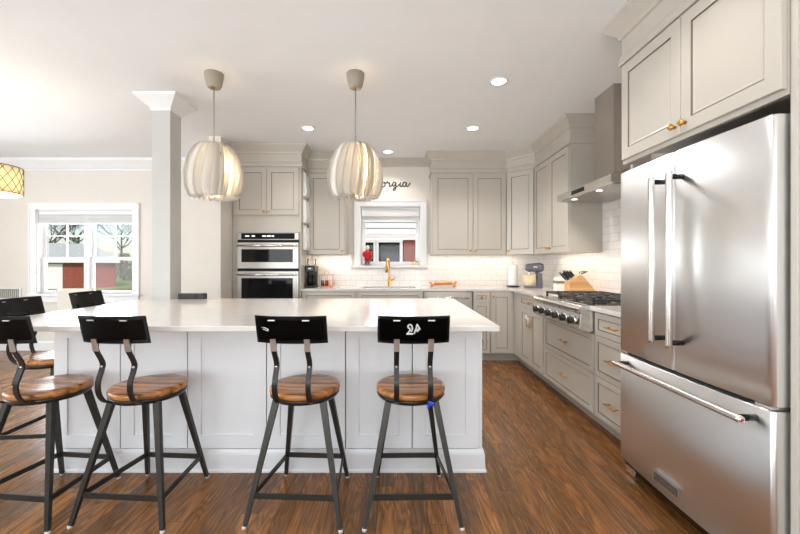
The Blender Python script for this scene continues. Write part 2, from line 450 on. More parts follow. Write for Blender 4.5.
# white cornice of the dining side, the wing wall and the post
crown_w = [(0, 2.54), (.012, 2.54), (.012, 2.56), (.03, 2.575), (.055, 2.61), (.085, 2.645), (.10, 2.665), (.10, 2.70), (0, 2.70)]
struct(sweep([(XL, YB), (-2.14, YB)], crown_w).build('trim_1', 'white_trim'))
cap = [(0, 2.575), (.01, 2.575), (.012, 2.60), (.03, 2.615), (.055, 2.64), (.085, 2.665), (.10, 2.68), (.10, 2.70), (0, 2.70)]
struct(sweep([(-2.13, 3.30), (-1.97, 3.30), (-1.97, 3.47), (-2.13, 3.47)], cap, 1, True).build('trim_2', 'white_trim'))
struct(sweep([(XL, YB), (-2.14, YB), (-2.14, 4.335), (-2.005, 4.335), (-2.005, 4.64)], [(0, 0), (.016, 0), (.016, .11), (.008, .13), (0, .13)]).build('baseboard_back', 'white_trim'))
struct(sweep([(-2.13, 3.30), (-1.97, 3.30), (-1.97, 3.47), (-2.13, 3.47)], [(0, 0), (.016, 0), (.016, .11), (.008, .13), (0, .13)], 1, True).build('baseboard_post', 'white_trim'))
# tiled splashback
bs = MB()
bs.box(-1.152, -.60, YB - .008, YB, .915, 1.37); bs.box(.473, XR, YB - .008, YB, .915, 1.37); bs.box(-.60, .473, YB - .008, YB, .915, 1.15)
struct(bs.build('wall_tiles_back', 'tile'))
struct(MB().box(XR - .008, XR, 2.27, YB - .008, .915, 1.37).box(XR - .008, XR, 2.27, 3.76, 1.37, 1.95).build('wall_tiles_right', 'tile_side'))

# ------------------------------------------------------------------ windows
def casing(w, x0, x1, z0, z1, wd, y, sill=None, apron=False):
    mb = MB()
    mb.box(x0 - wd, x0, y - .02, y, z0, z1 + wd, .003); mb.box(x1, x1 + wd, y - .02, y, z0, z1 + wd, .003)
    mb.box(x0, x1, y - .02, y, z1, z1 + wd, .003)
    mb.box(x0 - wd - .008, x0 - wd + .014, y - .028, y, z0, z1 + wd + .008, .004); mb.box(x1 + wd - .014, x1 + wd + .008, y - .028, y, z0, z1 + wd + .008, .004)
    mb.box(x0 - wd, x1 + wd, y - .028, y, z1 + wd - .014, z1 + wd + .008, .004)
    mb.box(x0, x0 + .012, y, y + .16, z0, z1); mb.box(x1 - .012, x1, y, y + .16, z0, z1)
    mb.box(x0, x1, y, y + .16, z1 - .012, z1)
    mb.build('window_casing', 'white_trim', w)
    MB().box(x0 - wd - .02, x1 + wd + .02, y - .05, y + .16, z0 - .03, z0, .005).build('window_sill', 'white_trim', w)
    if apron: MB().box(x0 - wd, x1 + wd, y - .02, y, z0 - .12, z0 - .03, .003).build('apron', 'white_trim', w)
def sash(w, x0, x1, z0, z1, y, cols=1, rows=1, st=.038):
    mb = MB()
    mb.box(x0, x0 + st, y, y + .03, z0, z1, .003); mb.box(x1 - st, x1, y, y + .03, z0, z1, .003)
    mb.box(x0 + st, x1 - st, y, y + .03, z0, z0 + st, .003); mb.box(x0 + st, x1 - st, y, y + .03, z1 - st, z1, .003)
    for i in range(1, cols):
        x = x0 + st + (x1 - x0 - 2 * st) * i / cols; mb.box(x - .008, x + .008, y + .006, y + .022, z0 + st, z1 - st)
    for i in range(1, rows):
        z = z0 + st + (z1 - z0 - 2 * st) * i / rows; mb.box(x0 + st, x1 - st, y + .007, y + .021, z - .008, z + .008)
    s = mb.build('sash', 'white_trim', w)
    MB().box(x0 + st, x1 - st, y + .013, y + .016, z0 + st, z1 - st).build('glass', 'glass', s)
w1 = struct(bpy.data.objects.new('window_1', None)); COL.objects.link(w1)
casing(w1, DW[0], DW[1], DW[2], DW[3], .09, YB, apron=True)
xm = (DW[0] + DW[1]) / 2
MB().box(xm - .03, xm + .03, YB + .02, YB + .15, DW[2], DW[3] - .012, .004).build('mullion', 'white_trim', w1)
ZM = 1.30
for a, b_ in ((DW[0] + .012, xm - .03), (xm + .03, DW[1] - .012)):
    sash(w1, a, b_, ZM - .02, DW[3] - .012, YB + .10, 2, 2)
    sash(w1, a, b_, DW[2], ZM + .02, YB + .065)
w2 = struct(bpy.data.objects.new('window_2', None)); COL.objects.link(w2)
casing(w2, KW[0], KW[1], KW[2], KW[3], .078, YB)
sash(w2, KW[0] + .012, KW[1] - .012, 1.60, KW[3] - .012, YB + .10, st=.05)
sash(w2, KW[0] + .012, KW[1] - .012, KW[2], 1.64, YB + .065, st=.055)
# blinds drawn up
def blind(label, x0, x1, z1, drop, name='window_blind'):
    r = thing(name, label, 'blind', ((x0 + x1) / 2, YB + .03, z1))
    hw = (x1 - x0) / 2
    MB().box(-hw, hw, -.02, .03, -.045, 0, .004).build('headrail', 'white_trim', r)
    mb = MB(); n = max(3, int((drop - .045) / .018))
    for i in range(n):
        z = -.047 - (drop - .05) * i / n
        mb.box(-hw + .004, hw - .004, -.022 + .004 * (i % 2), .028, z - (drop - .05) / n + .003, z, .002, 1)
    mb.build('slats', 'blind', r)
    MB().box(-hw, hw, -.024, .03, -drop - .014, -drop + .002, .004).build('bottom_rail', 'white_trim', r)
    return r
blind('white slatted blind drawn up at the top of the dining room double window', DW[0] + .016, DW[1] - .016, DW[3] - .014, .165)
r = thing('roman_shade', 'pale grey folded fabric shade at the top of the window above the faucet', 'shade', ((KW[0] + KW[1]) / 2, YB + .03, KW[3] - .014))
MB().box(-.408, .408, -.02, .03, -.03, 0, .004).build('headrail', 'white_trim', r)
mb = MB()
for i, (za, zb, yo) in enumerate(((-.03, -.085, .0), (-.08, -.13, -.012), (-.125, -.185, .006))):
    mb.prism([(-.014 + yo, za), (.024 + yo, za), (.028 + yo, zb), (-.022 + yo, zb)], 'x', -.404, .404, .004)
mb.build('folds', 'blind', r)

# ------------------------------------------------------------------ outside
struct(MB().box(-60, 40, YB + .3, 90, -1.65, -1.45).build('exterior_ground', 'grass'))
HA = math.radians(36)
h = thing('brick_house', 'small red brick house with pale roof across the lawn outside the dining window', 'house', (-31.2 - 5.7 * math.cos(HA), 42 - 5.7 * math.sin(HA), -1.45), HA)
MB().box(0, 5.7, 0, 8, 0, 2.95).build('wall', 'brick', h)
MB().box(.12, 1.25, -.06, .0, 0, 2.6, .02).build('garage_door', 'siding', h)
b = bmesh.new(); v_ = [b.verts.new(p) for p in ((-.5, -.5, 2.9), (6.1, -.5, 2.9), (6.1, 8.5, 2.9), (-.5, 8.5, 2.9), (-.2, 3.4, 4.9), (3.4, 3.4, 4.9))]
for f in ((0, 1, 5, 4), (1, 2, 5), (2, 3, 4, 5), (3, 0, 4), (3, 2, 1, 0)): b.faces.new([v_[k] for k in f])
MB().merge(b).build('roof', 'roofing', h)
MB().box(-.5, 6.1, -.55, -.48, 2.72, 2.95).build('fascia', 'siding', h)
h = thing('neighbor_house', 'white sided house with brick below close outside the window above the faucet', 'house', (0, 9.2, -.7))
mb = MB()
mb.box(.24, 4, 0, 6, 0, 2.5); mb.box(-5, -1.2, 0, 6, 0, 2.5); mb.box(-1.2, .24, 0, 6, 0, 1.75); mb.box(-1.2, .24, .3, 6, 1.7, 2.5)
mb.build('brick_wall', 'brick', h)
mb = MB()
for i in range(12):
    z = 2.5 + .145 * i; mb.prism([(-.05, z), (-.02, z + .145), (.1, z + .145), (.1, z)], 'x', -5, 4)
mb.build('siding', 'siding', h)
for x0, x1 in ((-.98, -.50), (-.38, .14)):
    f = MB().box(x0 - .07, x0, -.05, .1, 1.75, 2.5).box(x1, x1 + .07, -.05, .1, 1.75, 2.5).box(x0, x1, -.05, .1, 2.44, 2.5).box(x0, x1, -.05, .1, 1.75, 1.84).build('window', 'siding', h)
    MB().box(x0, x1, .04, .05, 1.84, 2.44).build('pane', 'black_gloss', f)
MB().prism([(-.5, 4.2), (-.5, 4.35), (3, 6.0), (6.5, 4.35), (6.5, 4.2)], 'x', -5.3, 4.3).build('roof', 'roofing', h)

def bare_tree(name, label, loc, hgt, seed, group=None):
    rr = random.Random(seed); t_ = thing(name, label, 'tree', loc, 0, group); mb = MB()
    mb.tube([(0, 0, 0), (.05, 0, hgt * .3), (0, .05, hgt * .55)], [.22, .17, .12], 8).build('trunk', 'bark', t_)
    mb = MB()
    def grow(p, d, l, r_, n):
        q = p + d * l; mid = p + d * l * .5 + Vector((rr.uniform(-.1, .1), rr.uniform(-.1, .1), rr.uniform(-.1, .1))) * l
        mb.tube([p, mid, q], [r_, r_ * .8, r_ * .6], 5)
        if n:
            for _ in range(3):
                e = (d + Vector((rr.uniform(-.9, .9), rr.uniform(-.9, .9), rr.uniform(-.25, .6)))).normalized(); grow(q, e, l * rr.uniform(.6, .85), r_ * .55, n - 1)
    for k in range(6):
        a = k * 2 * PI / 5 + rr.random(); grow(Vector((0, 0, hgt * rr.uniform(.3, .55))), Vector((math.cos(a) * .8, math.sin(a) * .8, .8)).normalized(), hgt * .21, .12, 5)
    mb.build('branches', 'bark', t_); return t_
bare_tree('bare_tree', 'bare grey tree seen through the right-hand sash of the dining window', (-48, 66, -1.45), 13, 1)
bare_tree('bare_tree', 'bare tree rising behind the middle of the brick house roof', (-59, 70, -1.45), 14, 2)
bare_tree('bare_tree', 'bare tree behind the garage end of the brick house', (-49, 53, -1.45), 10.5, 3)
def bushy(name, label, loc, w, hgt, seed, mat='leaf', cat='tree'):
    rr = random.Random(seed); t_ = thing(name, label, cat, loc)
    MB().tube([(0, 0, 0), (0, 0, hgt * .5)], [.15, .08], 7).build('trunk', 'bark', t_)
    mb = MB()
    for k in range(420):
        u = rr.random(); a = rr.uniform(0, 2 * PI); rad = w * (1 - u * .75) * math.sqrt(rr.random()); c = Vector((rad * math.cos(a), rad * math.sin(a), hgt * (.12 + .86 * u)))
        b = bmesh.new(); s = rr.uniform(.12, .3)
        vs = [b.verts.new(c + Vector((rr.uniform(-s, s), rr.uniform(-s, s), rr.uniform(-s, s)))) for _ in range(4)]
        for f in ((0, 1, 2), (0, 1, 3), (1, 2, 3), (0, 2, 3)): b.faces.new([vs[i] for i in f])
        mb.merge(b)
    mb.build('foliage', mat, t_); return t_
bushy('evergreen_tree', 'dark evergreen tree behind the brick house', (-53, 62, -1.45), 2.6, 7, 4)
bushy('shrub', 'low dry shrub to the side of the brick house by the lawn', (-33.8, 49.5, -1.45), 1.4, 3.2, 5, 'hedge', 'shrub')
bushy('shrub', 'taller dry shrub by the lawn farther from the brick house', (-41.0, 57, -1.45), 2.2, 4.2, 6, 'hedge', 'shrub')
fz = thing('garden_fence', 'grey garden fence across the far edge of the lawn', 'fence', (-33, 66, -1.45))
mb = MB()
for i in range(60): mb.box(-14 + i * .3, -13.74 + i * .3, 0, .03, 0, 1.7)
mb.build('boards', 'hedge', fz); MB().box(-14, 4, .03, .1, .3, .4).box(-14, 4, .03, .1, 1.3, 1.4).build('rails', 'hedge', fz)

# ------------------------------------------------------------------ cabinets
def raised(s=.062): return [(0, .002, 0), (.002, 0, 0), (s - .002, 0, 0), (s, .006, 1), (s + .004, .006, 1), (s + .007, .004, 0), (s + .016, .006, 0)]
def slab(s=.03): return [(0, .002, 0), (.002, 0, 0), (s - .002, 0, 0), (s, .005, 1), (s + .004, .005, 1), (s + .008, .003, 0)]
def knob_mesh(): return MB().lathe([(0, 0), (.007, 0), (.006, .012), (.014, .018), (.016, .024), (.012, .030), (0, .031)], 16, R(PI / 2, 'X'))
def pull_mesh(L=.13, vert=False):
    mb = MB(); r_ = R(PI / 2, 'Y') if vert else Matrix.Identity(4)
    mb.tube([(-L / 2, -.032, 0), (L / 2, -.032, 0)], .0055, 8, mtx=r_)
    for s in (-1, 1): mb.tube([(s * L * .36, 0, 0), (s * L * .36, -.032, 0)], .0048, 8, mtx=r_)
    return mb
def leaf(root, kind, x0, x1, z0, z1, hw=None, hx=0, hz=0, mat='cab', style=None, label=None):
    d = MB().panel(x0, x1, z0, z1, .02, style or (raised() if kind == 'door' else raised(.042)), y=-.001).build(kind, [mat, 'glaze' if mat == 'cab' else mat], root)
    if hw:
        k = (knob_mesh() if hw == 'knob' else pull_mesh(.13, hw == 'vpull')).build('knob' if hw == 'knob' else 'handle', 'brass', d)
        k.location = (hx, -.021, hz)
    return d
def cabinet(name, label, cat, loc, rz, w, d, z0, z1, group=None, toe=0, mat='cab'):
    r = thing(name, label, cat, (loc[0], loc[1], 0), rz, group)
    mb = MB()
    if z0 == 1.83: mb.box(0, w, 0, .02, z0, z1).box(0, w, .02, d, z0 + .07, z1)
    else: mb.box(0, w, 0, d, z0 + toe, z1)
    mb.build('carcass', mat, r)
    if toe: MB().box(0, w, .075, d, 0, toe).build('toe_kick', mat, r)
    return r
UZ0, UZ1, DT = 1.347, 2.60, 2.414
FA = -PI / 2         # facing -X (local x runs towards the camera)
# oven tower
TW = .845
tw = cabinet('oven_cabinet', 'tall grey cabinet holding the built-in ovens beside the wing wall', 'cabinet', (-1.998, 4.65), 0, TW, .645, 0, UZ1, toe=.1)
leaf(tw, 'door', .025, TW / 2 - .0015, 1.83, DT, 'knob', TW / 2 - .03, 1.87)
leaf(tw, 'door', TW / 2 + .0015, TW - .025, 1.83, DT, 'knob', TW / 2 + .03, 1.87)
leaf(tw, 'drawer', .025, TW - .025, .13, .42, 'pull', TW / 2, .275)
# built-in double oven
OW = .758
ov = thing('double_oven', 'built-in stainless double wall oven with microwave above in the tall cabinet', 'oven', (-1.931, 4.648, 0))
MB().box(0, OW, -.012, .0, .46, 1.615, .003).build('frame', 'steel_h', ov)
cp = MB().box(.0, OW, -.03, -.012, 1.52, 1.612, .004).build('control_panel', 'steel_h', ov)
MB().box(.05, OW - .05, -.033, -.029, 1.53, 1.603, .001).build('display', 'black_gloss', cp)
mb = MB()
for x, w in ((.10, .05), (.18, .04), (.31, .045), (.365, .05), (.425, .03)): mb.box(x, x + w, -.0345, -.033, 1.56, 1.574)
mb.build('digits', 'display', cp)
MB().box(0, OW, -.018, -.012, 1.49, 1.519).box(0, OW, -.018, -.012, 1.135, 1.165).build('vent_gap', 'dark_gap', ov)
def oven_door(z0, z1, wz0, wz1):
    d = MB().box(0, OW, -.04, -.012, z0, z1, .004).build('oven_door', 'steel_h', ov)
    MB().box(.055, OW - .07, -.043, -.039, wz0, wz1, .002).build('window', 'black_gloss', d)
    hz = z1 - .042; mb = MB().tube([(.02, -.09, hz), (OW - .02, -.09, hz)], .012, 12)
    for x in (.06, OW - .06): mb.box(x - .012, x + .012, -.09, -.038, hz - .01, hz + .01, .003)
    mb.build('handle', 'steel_edge', d)
oven_door(1.166, 1.489, 1.245, 1.405); oven_door(.47, 1.134, .58, 1.05)
# white wall pockets on the tower's side
for i, nm in enumerate(('topmost', 'middle', 'lowest')):
    p = thing('wall_pocket', '%s of three white pockets hung on the side of the oven cabinet' % nm, 'wall pocket', (-1.1505, 4.735, 2.08 - .34 * i), 0, 'white pockets on the oven cabinet side')
    MB().prism([(0, 0), (.035, 0), (.05, .05), (.035, .29), (0, .30)], 'y', 0, .2, .004).build('pocket', 'white_plastic', p)
    MB().box(-.0, .004, 0, .2, .28, .33, .001).build('back_plate', 'white_plastic', p)
# wall cabinets
wc = cabinet('wall_cabinet', 'grey one-door wall cabinet between the oven cabinet and the window', 'wall cabinet', (-1.151, 4.97), 0, .508, .33, UZ0, UZ1)
leaf(wc, 'door', .022, .496, UZ0 + .004, DT, 'knob', .46, 1.40)
wc = cabinet('wall_cabinet', 'grey two-door wall cabinet between the window and the angled corner cabinet', 'wall cabinet', (.505, 4.97), 0, .982, .33, UZ0, UZ1)
leaf(wc, 'door', .012, .535, UZ0 + .004, DT, 'knob', .50, 1.40); leaf(wc, 'door', .54, .972, UZ0 + .004, DT, 'knob', .575, 1.40)
cc = thing('corner_wall_cabinet', 'grey angled wall cabinet in the corner of the kitchen above the stand mixer', 'wall cabinet', (1.49, 4.97, 0), -PI / 4)
dl = math.hypot(.28, .28)
# carcass as a five-sided prism, in the rotated frame
def rot_in(x, y): q = Matrix.Rotation(PI / 4, 2) @ Vector((x - 1.49, y - 4.97)); return (q.x, q.y)
MB().prism([rot_in(1.488, 4.97), rot_in(1.77, 4.688), rot_in(XR, 4.688), rot_in(XR, YB), rot_in(1.488, YB)], 'z', UZ0, UZ1).build('carcass', 'cab', cc)
leaf(cc, 'door', .018, dl - .018, UZ0 + .004, DT, 'knob', .05, 1.40)
wc = cabinet('wall_cabinet', 'grey two-door wall cabinet on the range wall next to the hood', 'wall cabinet', (1.77, 4.686), FA, .926, .33, UZ0, UZ1)
leaf(wc, 'door', .012, .461, UZ0 + .004, DT, 'knob', .43, 1.40); leaf(wc, 'door', .465, .914, UZ0 + .004, DT, 'knob', .495, 1.40)
# fridge enclosure
fc = cabinet('fridge_cabinet', 'pale grey two-door cabinet above the refrigerator', 'cabinet', (1.39, 2.275), FA, .953, .70, 1.83, 2.60)
leaf(fc, 'door', .018, .480, 1.852, DT, 'knob', .450, 1.895); leaf(fc, 'door', .484, .949, 1.852, DT, 'knob', .514, 1.895)
tag(MB().box(1.395, XR, 1.295, 1.320, 0, 2.60, .002).build('end_panel', 'cab'), 'tall pale grey panel on the near side of the refrigerator', 'panel')
tag(MB().box(1.43, XR, 2.246, 2.268, 0, 1.829, .002).build('end_panel', 'cab'), 'tall grey panel between the refrigerator and the drawers', 'panel')
# grey cornice: frieze bead and crown
crown_c = [(0, 2.43), (.016, 2.43), (.02, 2.445), (.016, 2.475), (.006, 2.49), (.006, 2.585), (.018, 2.59), (.022, 2.61), (.05, 2.64), (.075, 2.668), (.085, 2.678), (.085, 2.699), (0, 2.699)]
struct(sweep([(-1.998, 4.65), (-1.998 + TW, 4.65), (-1.998 + TW, 4.97), (-.643, 4.97), (-.643, YB)], crown_c).build('trim_3', 'cab'))
crown_s = [(0, 2.59), (.014, 2.59), (.02, 2.61), (.05, 2.64), (.075, 2.668), (.085, 2.678), (.085, 2.699), (0, 2.699)]
struct(sweep([(-.638, YB), (.50, YB)], crown_s).build('trim_4', 'cab'))
struct(sweep([(.505, YB), (.505, 4.97), (1.49, 4.97), (1.77, 4.69), (1.77, 3.76), (XR, 3.76)], crown_c).build('trim_5', 'cab'))
struct(sweep([(XR, 2.275), (1.39, 2.275), (1.39, 1.294), (XR, 1.294)], crown_c).build('trim_6', 'cab'))

# base cabinets, back run (face Y 4.68, doors in front)
BF, BT = 4.68, .885
def base(label, x0, x1, group=None): return cabinet('base_cabinet', label, 'base cabinet', (x0, BF), 0, x1 - x0, YB - BF, 0, BT, group, toe=.1)
b1 = base('grey base cabinet under the coffee maker beside the oven cabinet', -1.151, -.462)
leaf(b1, 'drawer', .02, .66, .715, .872, 'pull', .34, .795); leaf(b1, 'door', .02, .338, .115, .71, 'knob', .30, .66); leaf(b1, 'door', .342, .66, .115, .71, 'knob', .38, .66)
b1 = cabinet('base_cabinet', 'grey sink cabinet under the gold faucet', 'base cabinet', (-.46, BF), 0, .825, YB - BF, 0, .66, toe=.1)
MB().box(0, .825, 0, .02, .66, BT).build('apron', 'cab', b1)
leaf(b1, 'drawer_front', .02, .805, .715, .872); leaf(b1, 'door', .02, .411, .115, .71, 'knob', .38, .66); leaf(b1, 'door', .414, .805, .115, .71, 'knob', .445, .66)
dw = thing('dishwasher', 'stainless dishwasher behind the island between the grey base cabinets', 'dishwasher', (.37, BF, 0))
MB().box(.003, .602, 0, .58, .1, .88).build('body', 'steel_body', dw); MB().box(.003, .602, -.022, 0, .11, .875, .004).build('door', 'hood_steel', dw)
MB().tube([(.05, -.06, .80), (.555, -.06, .80)], .011, 10).box(.07, .09, -.06, -.02, .79, .81).box(.515, .535, -.06, -.02, .79, .81).build('handle', 'steel_edge', dw)
MB().box(.003, .602, .05, .1, 0, .1).build('toe_kick', 'dark_gap', dw)
b1 = base('narrow grey base cabinet with small drawer next to the dishwasher', .985, 1.195)
leaf(b1, 'drawer', .006, .204, .745, .872, 'knob', .105, .808); leaf(b1, 'drawer', .006, .204, .43, .74, 'knob', .105, .585); leaf(b1, 'drawer', .006, .204, .115, .425, 'knob', .105, .27)
b1 = thing('corner_base_cabinet', 'grey base cabinet with a single door in the kitchen corner', 'base cabinet', (1.197, BF, 0))
mb = MB().box(0, .90, 0, YB - BF, .1, BT).box(.303, .90, -.26, 0, .1, BT); mb.build('carcass', 'cab', b1)
MB().box(0, .9, .075, YB - BF, 0, .1).box(.38, .9, -.26, .075, 0, .1).build('toe_kick', 'cab', b1)
leaf(b1, 'door', .008, .275, .115, .872, 'knob', .035, .82)
# right run (face X 1.50)
def rbase(label, y0, y1, top=BT): return cabinet('base_cabinet', label, 'base cabinet', (1.50, y1), FA, y1 - y0, .595, 0, top, toe=.1)
b1 = rbase('grey base cabinet with a white child latch between corner and range drawers', 3.712, 4.418)
leaf(b1, 'drawer', .02, .69, .735, .872, 'pull', .355, .803); leaf(b1, 'door', .02, .353, .115, .73, 'vpull', .31, .60); leaf(b1, 'door', .357, .69, .115, .73, 'vpull', .40, .60)
cl = thing('child_latch', 'white plastic child latch looped over the door handles beside the range drawers', 'latch', (1.470, 4.063, .64), FA)
mb = MB().tube(spline([(-.060, -.023, 0), (-.045, -.037, .004), (0, -.040, .008), (.045, -.037, .004), (.060, -.023, 0), (.045, -.009, -.012), (.015, -.008, -.04), (0, -.010, -.055), (-.015, -.008, -.04), (-.045, -.009, -.012), (-.060, -.023, 0)], 4), .0045, 6)
mb.build('strap', 'white_plastic', cl); MB().box(-.018, .018, -.046, -.032, -.012, .03, .004).build('catch', 'white_plastic', cl)
b1 = rbase('wide grey two-drawer base cabinet under the range top', 2.778, 3.71, .715)
for z0, z1 in ((.115, .41), (.414, .708)): leaf(b1, 'drawer', .012, .913, z0, z1, 'pull', .46, (z0 + z1) / 2)
b1 = rbase('grey three-drawer base cabinet between the range top and the refrigerator', 2.27, 2.775)
for z0, z1 in ((.115, .41), (.414, .705), (.709, .872)): leaf(b1, 'drawer', .012, .493, z0, z1, 'pull', .252, (z0 + z1) / 2)

# worktops
wt = MB(); z0, z1 = .885, .915
SX0, SX1, SY0, SY1 = -.40, .28, 4.78, 5.14
wt.box(-1.152, SX0, 4.652, YB - .009, z0, z1); wt.box(SX1, 1.455, 4.652, YB - .009, z0, z1)
wt.box(SX0, SX1, 4.652, SY0, z0, z1); wt.box(SX0, SX1, SY1, YB - .009, z0, z1)
wt.box(1.455, XR - .009, 3.692, YB - .009, z0, z1)
tag(wt.build('worktop', 'quartz'), 'white L-shaped worktop along the window wall and into the corner', 'worktop')
tag(MB().box(1.455, XR - .009, 2.27, 2.775, z0, z1, .002).build('worktop', 'quartz'), 'short white worktop between the range top and the refrigerator', 'worktop')
sk = thing('sink', 'undermount sink below the gold faucet', 'sink', (-.06, 4.96, .67))
MB().box(-.335, .335, -.175, .175, 0, .01).box(-.335, -.325, -.175, .175, .01, .214).box(.325, .335, -.175, .175, .01, .214).box(-.325, .325, -.175, -.165, .01, .214).box(-.325, .325, .165, .175, .01, .214).build('basin', 'steel_h', sk)
MB().lathe([(0, .011), (.04, .011), (.045, .016), (.0, .014)], 20).build('drain', 'chrome', sk)

# ------------------------------------------------------------------ island
IY = 2.245; IX0, IX1 = -2.02, .507
isl = thing('kitchen_island', 'white panelled kitchen island under the two pendants', 'island', ((IX0 + IX1) / 2, 2.75, 0))
off = ((IX0 + IX1) / 2, 2.75)
def ix(x): return x - off[0]
def iy(y): return y - off[1]
MB().box(ix(IX0), ix(IX1), iy(IY) + .045, iy(3.25), .13, .887).box(ix(IX0), ix(IX1), iy(IY), iy(3.25), 0, .13).box(ix(IX0), ix(IX1), iy(IY), iy(IY) + .045, .87, .887).build('carcass', 'island', isl)
shaker = [(0, .002, 0), (.002, 0, 0), (.076, 0, 0), (.078, .010, 0)]
edges = [-2.018, -1.6225, -1.2245, -.756, -.287, .108, .505]
for a, b_ in zip(edges, edges[1:]):
    MB().panel(ix(a) + .0028, ix(b_) - .0028, .135, .868, .045, shaker, y=iy(IY) + .023).build('door_panel', 'island', isl)
for s in (0, 1):
    mt = T(ix(IX1 if s else IX0), 0, 0) @ R(PI / 2 if s else -PI / 2, 'Z')
    for a, b_ in ((iy(IY) + .005, -.01), (.01, iy(3.25) - .005)):
        lo, hi = (a, b_) if s else (-b_, -a)
        MB().panel(lo, hi, .135, .868, .022, shaker, mtx=mt).build('end_panel', 'island', isl)
prof = [(0, 0), (.038, 0), (.038, .012), (.032, .018), (.030, .10), (.028, .112), (.024, .125), (.022, .132), (0, .132)]
sweep([(ix(IX0), iy(IY)), (ix(IX1), iy(IY)), (ix(IX1), iy(3.25)), (ix(IX0), iy(3.25))], prof, 1, True).build('base_moulding', 'island', isl)
tag(MB().box(-2.235, .537, 1.90, 3.385, .8875, .915, .003).build('island_worktop', 'quartz'), 'long white quartz worktop of the kitchen island', 'worktop')
cd = thing('countertop_caddy', 'low black two-part box at the far edge of the island worktop', 'caddy', (-1.80, 3.345, .915))
MB().box(-.11, .045, -.03, .03, 0, .05, .004).build('box', 'black_plastic', cd)
MB().box(.052, .12, -.03, .03, 0, .05, .004).build('box', 'black_plastic', cd)

# ------------------------------------------------------------------ stools
ST = []
def make_stool():
    r = thing('bar_stool', 'x', 'bar stool', (0, 0, 0), 0, 'metal and wood bar stools around the island')
    sr = .177
    MB().lathe([(0, .606), (.10, .608), (sr - .018, .613), (sr - .005, .610), (sr, .602), (sr, .588), (sr - .004, .581), (0, .580)], 48).build('seat', 'seat_wood', r)
    MB().lathe([(0, .5795), (sr - .004, .5795), (sr - .002, .570), (sr - .012, .556), (.12, .553), (0, .553)], 40).build('seat_pan', 'black_metal', r)
    # backrest plate, curved round the sitter (back is towards -Y)
    Rc = .42; n = 18; b = bmesh.new(); vs = []
    for j in range(7):
        z = .867 + (.997 - .867) * j / 6; yo = -.241 - .034 * j / 6
        row = []
        for i in range(n + 1):
            a = (i / n - .5) * 2 * math.asin(.166 / Rc); row.append(b.verts.new((Rc * math.sin(a), yo + Rc * (1 - math.cos(a)), z)))
        vs.append(row)
    for j in range(6):
        for i in range(n): b.faces.new((vs[j][i], vs[j][i + 1], vs[j + 1][i + 1], vs[j + 1][i])).smooth = True
    bmesh.ops.solidify(b, geom=list(b.faces), thickness=.005)
    bmesh.ops.recalc_face_normals(b, faces=b.faces)
    mb = MB().merge(b); bk = mb.build('backrest', 'black_metal', r)
    # rolled lip along the lower edge
    pts = [(Rc * math.sin(a), -.2375 + Rc * (1 - math.cos(a)) - .004, .886) for a in [(-.5 + i / 20) * 2 * math.asin(.159 / Rc) for i in range(21)]]
    MB().tube(pts, .0035, 6).build('lip', 'black_metal', bk)
    for s in (-1, 1):
        x = s * .078; yc = Rc - math.sqrt(Rc * Rc - x * x)
        MB().box(x - .016, x + .016, -.276 + yc, -.268 + yc, .974, .980, .001).build('bolt_plate', 'steel_bracket', bk)
        path = spline([(x, -.236 + yc, .90), (x, -.243 + yc, .865), (x, -.234, .835), (x, -.200, .770), (x, -.205, .735), (x, -.225, .685), (x, -.222, .635), (x, -.195, .590), (x, -.150, .566), (x, -.10, .560)], 5)
        sp = MB().bar(path, .024, .008, (1, 0, 0)).build('back_support', 'black_metal', r)
        MB().bar([(x, -.255 + yc, .890), (x, -.250 + yc, .862), (x, -.238, .832)], .026, .005, (1, 0, 0)).build('bracket', 'steel_bracket', sp)  # added silver strip standing for the highlight on the tilted support
        MB().ball((x, -.205, .752), .007, (1, .6, 1), 1).build('bolt', 'steel_bracket', sp)
    # angled legs and stretchers: foot (x, y), top (x, y)
    LG = {'bl': ((-.226, -.215), (-.116, -.10)), 'br': ((.226, -.215), (.116, -.10)), 'fl': ((-.180, .225), (-.10, .10)), 'fr': ((.180, .225), (.10, .10))}
    def at(k, z): (fx, fy), (tx, ty) = LG[k]; u = z / .56; return Vector((fx + (tx - fx) * u, fy + (ty - fy) * u, z))
    for k in LG:
        lg = MB().bar([at(k, .012), at(k, .30), at(k, .558)], .0195, .0165, (1, 0, 0), taper=1.55).build('leg', 'leg_metal', r)
        f = at(k, 0); MB().lathe([(0, 0), (.010, 0), (.0115, .006), (.0105, .014), (0, .014)], 12, T(f.x, f.y, 0)).build('foot_glide', 'glide', lg)
    for a, c in (('bl', 'br'), ('fl', 'fr'), ('bl', 'fl'), ('br', 'fr')):
        p, q = at(a, .138), at(c, .138); d = (q - p).normalized(); sd = Vector((0, 0, 1))
        MB().bar([p, q], .026, .008, sd).build('stretcher', 'leg_metal', r)
    return r
st0 = make_stool()
spots = [  # x, y, rotation, label
    (-1.78, 1.945, math.radians(-6), 'black metal bar stool cut by the picture edge nearest the dining room side'),
    (-1.269, 1.945, math.radians(-4), 'bar stool facing the island between the cropped stool and the wide gap, backrest unmarked'),
    (-.459, 1.945, math.radians(-3), 'bar stool at the middle of the island with a small pale scuff on its backrest'),
    (.086, 1.945, math.radians(1), 'bar stool with silver mark painted on its backrest and a blue tag'),
    (-2.315, 2.55, -PI / 2, 'bar stool at the short end of the island nearest the camera'),
    (-2.315, 3.11, -PI / 2, 'bar stool at the short end of the island nearest the dining window'),
]
for i, (x, y, a, lb) in enumerate(spots):
    s = st0 if i == 0 else copy_tree(st0)
    s.location = (x, y, 0); s.rotation_euler = (0, 0, a); s['label'] = lb; ST.append(s)
